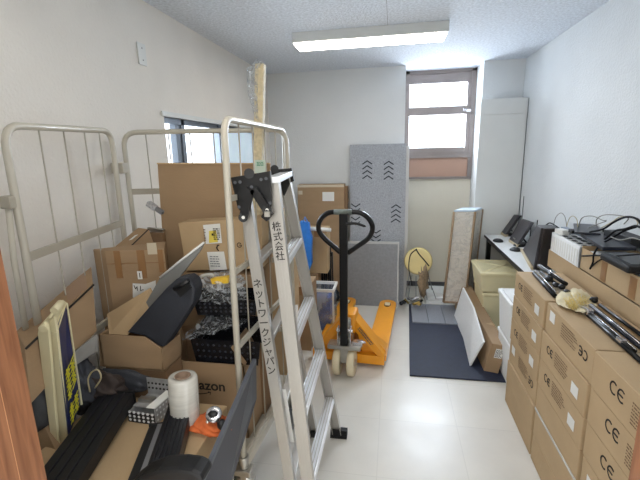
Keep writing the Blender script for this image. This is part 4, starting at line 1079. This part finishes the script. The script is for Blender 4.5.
# black perforated trays in wrap
def tray(label, P, hgt, wrapP):
    bl_, br_, brb, blb = P        # top rim corners (front-left, front-right, back-right, back-left)
    t = thing('perforated_tray', label, 'tray', (bl_ + brb) / 2 - V((0, 0, hgt)), 'black trays in the amazon carton')
    q = MB(); dn = V((0, 0, -hgt)); ins = lambda p: p + ((bl_ + brb) / 2 - p) * .10 + dn
    Q4 = [bl_, br_, brb, blb]; I4 = [ins(p) for p in Q4]
    for i in range(4):
        j = (i + 1) % 4; q.poly([Q4[i], Q4[j], I4[j], I4[i]], [(0, 1, 2, 3)])
    q.poly(I4, [(0, 1, 2, 3)])
    cc = (bl_ + brb) / 2
    R4 = [p + (p - cc) * .06 for p in Q4]
    for i in range(4):
        j = (i + 1) % 4; q.poly([Q4[i], Q4[j], R4[j], R4[i]], [(0, 1, 2, 3)])
    q.build('tray_shell', pm('glossy_black_plastic', (24, 25, 30), .25, var=.2), t)
    q = MB()
    for i in range(4):
        j = (i + 1) % 4
        nrm = (Q4[j] - Q4[i]).cross(I4[i] - Q4[i]).normalized()
        if nrm.dot(cc - Q4[i]) > 0: nrm = -nrm
        for a in range(1, 12):
            for b in range(1, 4):
                p_ = Q4[i].lerp(Q4[j], a / 12).lerp(I4[i].lerp(I4[j], a / 12), b / 4)
                q.cyl(p_, p_ + nrm * .0012, .0055, 6)
    q.build('hole_pattern', pm('hole_grey', (50, 52, 58), .6), t)
    q = MB(); g = random.Random(len(label)); N = 9
    W = wrapP
    vs = []
    for a in range(N):
        for b in range(N):
            p_ = W[0].lerp(W[1], a / (N - 1)).lerp(W[3].lerp(W[2], a / (N - 1)), b / (N - 1)); vs.append(p_ + V((g.uniform(-1, 1), g.uniform(-1, 1), g.uniform(-1, 1.6))) * .008)
    q.poly(vs, [(a * N + b, a * N + b + 1, (a + 1) * N + b + 1, (a + 1) * N + b) for a in range(N - 1) for b in range(N - 1)])
    q.build('clear_wrap', wrap_m, t, smooth=True)
    return t
up = V((0, 0, .012))
P = [PY(193, 332, 1.44) + V((-.02, 0, 0)), PY(262, 330, 1.44), PY(256, 312, 1.60), PY(215, 308, 1.60)]
P = [PY(190, 338, 1.45), PY(260, 342, 1.45), PY(262, 318, 1.60), PY(212, 310, 1.62)]
tray('lower black perforated tray tilted in the amazon carton', P, .115, [PY(179, 342, 1.42), PY(224, 331, 1.40), PY(250, 322, 1.50), PY(212, 309, 1.56)])
P = [PY(193, 300, 1.46), PY(258, 300, 1.46), PY(256, 288, 1.60), PY(194, 288, 1.60)]
tray('upper black perforated tray in crinkled clear wrap on the lower tray', P, .07, [PY(192, 305, 1.45), PY(246, 302, 1.45), PY(246, 288, 1.52), PY(194, 289, 1.52)])
# clear bag with yellow item
q = MB().blob(PY(222, 283, 1.55), (.105, .05, .045), .16, 4, 4)
tag(q.build('clear_plastic_bag', bag_m), 'puffy clear plastic bag on top of the black trays', 'bag')
q = MB().plate([PY(x, y, 1.50) for x, y in ((210, 279), (227, 277), (228, 283.5), (212, 284.5))], (0, .03, 0)); q.cyl(PY(222, 281, 1.492), PY(222, 281, 1.50), .006)
tag(q.build('yellow_case', yel_item, bevel=.003), 'small bright yellow case inside the clear plastic bag', 'case')
q = MB().tube(curve([PY(197, 281, 1.5), PY(202, 276, 1.5), PY(210, 274.5, 1.5), PY(214, 276, 1.5)]), .008, 6)
tag(q.build('rolled_film', film), 'twisted strip of milky plastic film left of the yellow case', 'film')

# open carton with black case
t = thing('open_carton', 'low open brown carton in the left heap holding the black plastic case', 'carton', (-.93, 1.22, .5))
yq2 = 1.29
a, b = PY(98.5, 334.5, yq2), PY(144, 337, yq2); c = PY(162, 349, yq2); d = PY(162, 371, yq2); e = PY(100, 366, yq2)
q = MB().plate([a, b, c, d, e], (0, .005, 0)); q.build('carton_front', cb, t)
zb2 = e.z
q = MB(); q.box(a.x, a.x + .005, yq2, yq2 + .14, zb2, a.z); q.box(c.x - .005, c.x, yq2, yq2 + .14, zb2, c.z); q.box(a.x, c.x, yq2 + .135, yq2 + .14, zb2, a.z - .02); q.box(a.x, c.x, yq2, yq2 + .14, zb2 - .002, zb2 + .004); q.build('carton_sides', cb, t)
q = MB().plate([PY(107, 314, yq2 + .10), PY(150, 288, yq2 + .13), PY(156, 300, yq2 + .13), PY(128, 335, yq2 + .03), PY(109, 334, yq2 + .03)], (0, .005, 0)); q.build('flap', cb2, t)
carton('brown carton in the heap that the low open carton stands on', V((a.x, yq2 + .01, .0)), V((c.x - a.x, 0, 0)), (0, .12, 0), V((0, 0, zb2 - .004)), cb3, tape=False)
# black case: prism
t = thing('plastic_case', 'large black plastic case with a recessed handle standing tilted in the low carton', 'case', PY(160, 340, 1.27))
y1_ = 1.305
prof = [(126, 333), (148, 308), (166, 288), (175, 280), (186, 277.5), (192, 282), (195, 290), (193, 303), (181, 322), (164, 348), (158, 346), (144, 336)]
q = MB().plate([PY(x, y, y1_) for x, y in prof], (0, .07, 0)); q.build('case_shell', black_soft, t, bevel=.010)
q = MB().plate([PY(x, y, y1_ - .004) for x, y in ((176, 291), (189, 283.5), (191.5, 288), (180, 298))], (0, .008, 0)); q.build('handle_recess', pm('deep_black', (10, 11, 13), .6), t)
MB().tube([PY(174, 289, y1_ - .008), PY(189, 280.5, y1_ - .008)], .008, 8).build('handle', blackp, t)
# grey panel leaning
t = thing('grey_sheet', 'thin grey panel with a white edge leaning diagonally behind the black case', 'panel', PY(150, 330, 1.36))
y2_ = 1.395
q = MB().plate([PY(x, y, y2_ ) for x, y in ((130, 330), (160, 278), (204, 243), (200, 251), (178, 279), (150, 316), (136, 333))], (0, .012, 0)); q.build('panel_face', pm('mid_grey_panel', (128, 128, 126), .5, var=.1, vs=3), t)
q = MB(); pth = [PY(x, y, y2_ - .003) for x, y in ((160, 277.5), (180, 261), (204, 242.5))]
q.tube(pth, .0045, 6); q.build('white_edge', white_l, t)

# grey flat packs at left beneath long carton
t = thing('foam_block', 'grey wrapped foam block between the sign board and the open carton', 'block', PY(90, 365, 1.2))
q = MB().hexa([PY(73, 367, 1.10), PY(95, 352, 1.18), PY(99, 352, 1.20), PY(75, 366, 1.22), PY(73, 353, 1.10), PY(93, 337, 1.18), PY(98, 334, 1.20), PY(75, 345, 1.22)]); q.build('block_body', pm('pale_grey_foam', (140, 138, 134), .6, var=.1, vs=20), t, bevel=.004)
# dark bags/fabric in the heap
def cloth(name, label, cat, c, r, mt, seed, rnd=.2):
    return tag(MB().blob(c, r, rnd, 4, seed).build(name, mt), label, cat)
cloth('dark_bag', 'dark brownish bag behind the black rail and below the open carton', 'bag', PY(102, 388, 1.19), (.085, .05, .06), pm('dark_brown_fabric', (58, 48, 44), .8, var=.2, vs=12, bump=.4, bs=40), 2)
cloth('dark_bag', 'dark grey bag beside the cream sign board', 'bag', PY(84, 385, 1.16), (.055, .05, .10), pm('dark_grey_fabric', (60, 62, 68), .8, var=.2, vs=12, bump=.4, bs=40), 6)
cloth('dark_bag', 'long dark bag lying under the low open carton', 'bag', PY(120, 381, 1.262), (.13, .018, .05), MATS['dark_grey_fabric'], 3, .12)
tag(MB().tube(curve([PY(x, y, 1.10) for x, y in ((90, 392), (88, 380), (92, 372), (98, 370), (101, 378), (95, 388))]), .0028, 6).build('looped_cable', wire_tan), 'thin beige cord looped over the dark bag', 'cord')
cloth('grey_bag', 'grey bag at the far left between door frame and sign board', 'bag', PY(36, 400, 1.02), (.08, .05, .15), pm('mid_grey_fabric', (74, 76, 78), .7, var=.25, vs=8), 8, .07)

# base carton on which rails lie
t = thing('flat_carton', 'large flat brown carton whose top carries the black rails and stretch film', 'carton', (-.93, 1.2, 0))
tz = .66
q = MB().hexa([(-1.13, .66, 0), (-.61, .66, 0), (-.61, 1.27, 0), (-1.13, 1.27, 0), (-1.13, .66, tz), (-.61, .66, tz), (-.61, 1.27, tz), (-1.13, 1.27, tz)]); q.build('carton_body', cb2, t, bevel=.005)
# brown card corner left
q = MB().plate([PY(34, 435, .98), PY(45, 428, .98), PY(58, 455, .96), PY(66, 500, .94), PY(40, 520, .94)], (0, .02, 0))
tag(q.build('cardboard_offcut', cb, ), 'pale brown cardboard corner at the lower left beside the door frame', 'cardboard')

# sign board (folding floor sign), cream with blue panel
t = thing('folding_sign', 'cream folding floor sign with a blue panel and yellow marks standing in the heap', 'sign', PY(66, 450, .98))
dv = V((0, .014, 0))
def qd(pts, ys): return [PY(x, y, yy) for (x, y), yy in zip(pts, ys)]
q = MB().plate(qd([(59, 458), (53.5, 461), (37.5, 334), (39, 326), (44, 322), (48, 330)], [.985] * 6), (0, .010, 0)); q.build('front_leaf', cream_y, t, bevel=.002)
q = MB().plate(qd([(67.5, 442), (60.5, 454), (49, 332), (49.5, 321), (54, 317), (56.5, 331)], [1.0] * 6), (0, .010, 0)); q.build('rear_leaf', cream_y, t, bevel=.002)
MB().tube([PY(42.5, 329, .98), PY(51, 319, 1.03)], .0125, 14).build('hinge_barrel', cream_y, t)
MB().tube([PY(54, 311, 1.01), PY(61, 303, 1.05)], .0125, 14).build('hinge_barrel', cream_y, t)
MB().tube([PY(49, 318, 1.0), PY(57, 308, 1.03)], .005, 8).build('hinge_pin', cream_y, t)
q = MB().plate(qd([(56, 331), (65.5, 303), (80.5, 404), (68.5, 437)], [1.0, 1.09, 1.09, 1.0]), (-.008, .006, 0)); bp_ = q.build('blue_panel', blue_sign, t)
q = MB().plate(qd([(49.5, 331), (51, 320), (64, 300.5), (67, 303), (57.5, 333)], [.998, 1.0, 1.075, 1.09, .999]), (-.012, .008, 0)); q.build('cream_shoulder', cream_y, t)
q = MB().plate(qd([(66, 303), (66.8, 304), (81.8, 405), (80.5, 405)], [1.088] * 4), (0, .005, 0)); q.build('panel_border', cream_y, t)
# yellow brush marks on the blue panel
bl3, br3, tr3, tl3 = PY(68.5, 437, .998), PY(80.5, 404, 1.088), PY(65.5, 303, 1.088), PY(56, 331, .998)
fs = Face(bl3, br3 - bl3, tl3 - bl3, .0); fs.n = (br3 - bl3).cross(tl3 - bl3).normalized(); fs.l = .003 if fs.n.x > 0 or fs.n.y < 0 else -.003
Wd, Hd = (br3 - bl3).length, (tl3 - bl3).length
g = random.Random(21)
for (b0, b1, n_) in ((.06, .22, 4), (.30, .58, 7)):
    for i in range(n_):
        bb = Hd * (b0 + (b1 - b0) * i / n_); s = Wd * .30
        for (dx_, h_) in ((.15, 1), (.5, .8)):
            a0 = Wd * dx_ + s * .2
            fs.stroke([(a0, bb), (a0 + s * .9, bb + s * .12)], .006)
            if g.random() < .7: fs.stroke([(a0 + s * .5, bb - s * .3), (a0 + s * .4, bb + s * .5)], .006)
            if g.random() < .5: fs.stroke([(a0 + s * .8, bb - s * .25), (a0 + s * .2, bb + s * .3)], .005)
fs.build('yellow_lettering', yel, bp_)

# long black rails
def rail(name, label, a, b, w_, h_, mt, silver_strip=False, group='black metal rails on the flat carton', grooves=3, endcap=True):
    a, b = V(a), V(b)
    t = thing(name, label, 'rail', (a + b) / 2, group)
    tt = (b - a).normalized(); sd = tt.cross(V((0, 0, 1))).normalized(); n = sd.cross(tt).normalized()
    MB().para(a - sd * w_ / 2, sd * w_, b - a, n * h_).build('rail_body', mt, t, bevel=.004)
    q = MB()
    for k in range(grooves):
        off = -w_ / 2 + w_ * (k + 1) / (grooves + 1); q.para(a + sd * (off - .002) + n * h_, sd * .004, b - a, n * .004)
    q.build('ridge', pm('rail_grey', (52, 54, 60), .3, metal=.6), t)
    if silver_strip:
        MB().para(a + sd * silver_strip[0] + n * h_, sd * silver_strip[1], (b - a) * .995, n * .006).build('silver_strip', pm('satin_grey', (140, 142, 146), .35, metal=.6), t)
    if endcap:
        MB().para(b - sd * w_ * .52 - n * .002, sd * w_ * 1.04, tt * .012, n * (h_ + .006)).build('end_cap', blackp, t, bevel=.003)
        q = MB(); q.cyl(b + tt * .012 + sd * w_ * .3 + n * h_ * .5, b + tt * .015 + sd * w_ * .3 + n * h_ * .5, .005, 8); q.build('screw', silver, t)
    return t
ra, rb = PZ(70, 488, .51), PZ(118, 402, .545)
ra = V((-.905, .74, .667)); rb = V((-1.0, 1.17, .692))
rail('long_rail', 'longest wide black metal rail with grooves lying beside the cream sign', ra, rb, .125, .05, blackp)
rail('long_rail', 'narrow black rail with a grey strip in the middle of the flat carton', PZ(138, 492, tz + .01), PZ(159, 433, tz + .01), .060, .03, blackp, (.0, .022), grooves=1)
rail('long_rail', 'wide black ridged rail right of the rail with the grey strip', PZ(160, 492, tz + .01), PZ(182, 416, tz + .015), .085, .05, pm('rail_charcoal', (26, 27, 31), .4, metal=.3), None, grooves=5)

# metal hard disk cage
t = thing('metal_drive_cage', 'perforated silver metal drive cage beside the stretch film roll', 'metal cage', PZ(150, 405, tz))
c0 = PZ(129, 421, tz + .002); u = PZ(156, 425, tz) - PZ(129, 421, tz); u.z = 0; v = V((.015, .105, 0)); hh = .065
q = MB(); q.para(c0, u, v, V((0, 0, .003))); q.para(c0, u, V((0, .002, 0)), V((0, 0, hh * .62))); q.para(c0 + v, u, V((0, .002, 0)), V((0, 0, hh * 1.75))); q.para(c0 + u, V((.002, 0, 0)), v, V((0, 0, hh))); q.para(c0, V((.002, 0, 0)), v, V((0, 0, hh * .6)))
q.para(c0 + V((0, .03, hh * .6)), u, v * .75, V((0, 0, .004)))
q.build('cage_body', pm('dull_zinc', (170, 170, 170), .45, metal=.35, var=.2, vs=30), t)
q = MB(); q.para(c0 + u + V((-.03, 0, hh)), V((.034, 0, 0)), v, V((0, 0, .004))); q.build('white_edge_plate', white_l, t)
q = MB()
for i in range(6):
    for j in range(3):
        p_ = c0 + u * ((i + .5) / 6) + V((0, -.0005, .010 + j * .015)); q.cyl(p_, p_ + V((0, -.0022, 0)), .0052, 8)
        p2 = c0 + u + v * ((i + .6) / 6.4) + V((.0022, 0, .014 + j * .02)); q.cyl(p2, p2 + V((.001, 0, 0)), .0042, 8)
q.build('bright_holes', pm('hole_light', (225, 228, 230), .5), t)
q = MB()
for i in range(7):
    for j in range(2):
        p_ = c0 + v + u * ((i + .5) / 7) + V((0, -.0005, .072 + j * .02)); q.cyl(p_, p_ + V((0, -.001, 0)), .0045, 8)
q.build('dark_holes', ink, t)
q = MB(); q.box(*(lambda p: (p.x, p.x + .06, p.y, p.y + .02, p.z, p.z + .018))(c0 + V((.01, .05, hh * .62)))); q.cyl(c0 + V((.08, .08, hh * .62)), c0 + V((.08, .08, hh * .75)), .014); q.build('inner_bracket', zinc, t)
q = MB().para(c0 + V((0, -.002, 0)), u, V((0, .0015, 0)), V((0, 0, hh * .60))); q.build('front_plate', pm('gunmetal', (40, 41, 44), .4, metal=.5), t)

# stretch film roll
c = PZ(186, 426, tz); top_z = .755
t = thing('stretch_film_roll', 'upright roll of clear stretch film in front of the amazon carton', 'roll', (c.x, c.y, tz))
c.z = tz + .002; ax = (PY(182.5, 376, c.y + .01) - c); H = ax.length
R_ = .050
MB().lathe([(.030, 0), (R_ - .003, 0), (R_, .005), (R_, H - .008), (R_ - .004, H), (.026, H), (.026, 0)], c, ax, 36).build('film', film, t)
MB().lathe([(.0265, H * .5), (.0265, H + .004), (.022, H + .004), (.022, H * .4), (0, H * .4)], c, ax, 28).build('cardboard_core', kraft_core, t)

# orange fabric and tape dispenser-like clamp
q = MB()
p = PZ(210, 424, tz + .02); q.blob(p, (.075, .05, .022), .16, 4, 12)
for v in q.bm.verts: v.co.z = max(v.co.z, tz + .001)
tag(q.build('orange_cloth', orange_f, smooth=True), 'crumpled orange fabric beside the stretch film roll', 'cloth')
t = thing('wrist_tool', 'small black and silver clamp tool lying on the orange fabric', 'tool', PZ(214, 416, tz + .05))
c = PZ(214, 417, tz + .06)
MB().lathe([(.012, -.008), (.026, -.008), (.028, 0), (.026, .008), (.012, .008)], c + V((0, 0, .01)), V((.2, -.7, .7)), 20).build('ring', silver, t)
MB().blob(c + V((.0, -.005, .014)), (.018, .014, .012), .1, 2, 3).build('grip', blackp, t)
MB().blob(c + V((.035, -.02, -.01)), (.016, .016, .018), .1, 2, 4).build('clamp_knob', blackp, t)
MB().tube([c + V((-.02, 0, 0)), c + V((-.025, -.01, -.03)), c + V((-.01, -.02, -.045))], .006).build('hook', zinc, t)

# dark grey board leaning right
t = thing('grey_board', 'dark grey flat panel leaning beside the roll cage post', 'panel', (-.65, 1.2, .4))
A0, A1, A2, A3 = PZ(199.5, 486, tz + .01), PY(254.5, 360, 1.40), PY(255, 400, 1.40), PY(229, 486, 1.02)
q = MB().plate([A0, A1, A2, A3], (.004, .010, 0)); q.build('panel_face', dgrey, t)
q = MB().bar(A0, A1, .014, .014); q.build('panel_edge', pm('edge_grey', (88, 92, 100), .4), t)
# black rounded case bottom
t = thing('rounded_case', 'rounded black plastic case at the bottom of the heap', 'case', (-.75, .95, .5))
cc = [PY(x, y, .80) for x, y in ((128, 486), (140, 477), (158, 470), (178, 469.5), (192, 471.5), (200, 475), (204, 482), (190, 490), (160, 496))]
q = MB().plate(cc, (0, .06, 0)); q.build('arm_pad', blackp, t, bevel=.010)

# wrapped beam standing
t = thing('wrapped_beam', 'tall bubble-wrapped beige beam standing upright behind the ladder top', 'beam', (-.64, 1.70, .4))
a, b = PY(260.5, 64, 1.72), PY(258, 200, 1.72); d_ = (a - b); b = b - d_.normalized() * ((b.z - .37) / d_.normalized().z)
MB().bar(b, a, .040, .035, side=(1, 0, 0)).build('beam_body', foam_b, t, bevel=.006)
q = MB(); g = random.Random(4); L5 = [(247, 70), (249, 60), (254, 58), (263, 62)]
pl = [(246.5, 76), (247, 68), (253, 64), (257, 58), (262, 62), (258, 68), (257, 95), (258, 120), (255, 118), (252, 108), (248, 95)]
q.plate([PY(x, y, 1.695) for x, y in pl], (0, .05, 0)); q.build('plastic_wrap', wrap_m, t)
quadb = MB().plate([PY(x, y, 1.698) for x, y in ((255, 160), (265.5, 160), (265.5, 173), (255, 173))], (0, -.001, 0)); quadb.build('green_label', teal, t)
f = Face(PY(257, 166, 1.6965), (1, 0, 0), (0, 0, 1)); f.lines(0, 0, .03, .018, 3, 2, .5); f.build('label_print', pm('green_ink', (60, 150, 110), .6), t)

# handheld device leaning in cage, and metal bits
a, b = PY(148, 203, 1.70), PY(163, 213, 1.70)
t = thing('handheld_scanner', 'grey handheld device resting on the cage wires beside the cardboard sheet', 'device', (a + b) / 2)
MB().bar(a, b, .022, .02).build('device_body', grey_p, t, bevel=.004)
MB().bar(a, a.lerp(b, .55), .03, .024).build('device_head', pm('speckled_silver', (170, 170, 172), .4, var=.4, vs=60), t, bevel=.004)
a, b = PY(148, 229, 1.72), PY(164, 231, 1.72)
tag(MB().bar(a, b, .018, .02).build('metal_bracket', zinc, bevel=.003), 'small metal bracket lying left of the cardboard sheet', 'bracket')
carton('dark brown carton low between the taped carton and the cardboard sheet', PY(151, 300, 1.70), V((.10, 0, 0)), (0, .03, 0), V((0, 0, PY(151, 233, 1.70).z - PY(151, 300, 1.70).z)), cb3, tape=False)

# ------------------------------------------------------------------ lights
def area(name, loc, rot, size, sy, power, col):
    l = bpy.data.lights.new(name, 'AREA'); l.shape = 'RECTANGLE'; l.size = size; l.size_y = sy; l.energy = power; l.color = col
    o = bpy.data.objects.new(name, l); COL.objects.link(o); o.location = loc; o.rotation_euler = rot; return o
area('window_daylight', (.48, YA + .5, 2.0), (math.radians(-80), 0, 0), .9, 1.0, 150, (.84, .92, 1))
area('side_daylight', (XL - .45, 3.1, 1.6), (0, math.radians(-80), 0), .9, 1.6, 45, (.86, .93, 1))
area('corridor_fill', (-.1, -.9, 2.4), (0, 0, 0), 1.2, .6, 34, (1, .95, .88))  # added fill light behind the camera, no lamp known there
w = bpy.data.worlds.new('sky'); SC.world = w; w.use_nodes = True
nt = w.node_tree; bg = nt.nodes['Background']; bg.inputs['Strength'].default_value = 3.2
sk = nt.nodes.new('ShaderNodeTexSky'); sk.sky_type = 'PREETHAM'
bg.inputs['Color'].default_value = (.90, .95, 1, 1)
nt.nodes.remove(sk)
SC.view_settings.view_transform = 'Standard'
SC.view_settings.look = 'None'
SC.view_settings.exposure = 0.12
SC.cycles.use_denoising = True
SC.cycles.max_bounces = 8
SC.cycles.transparent_max_bounces = 12
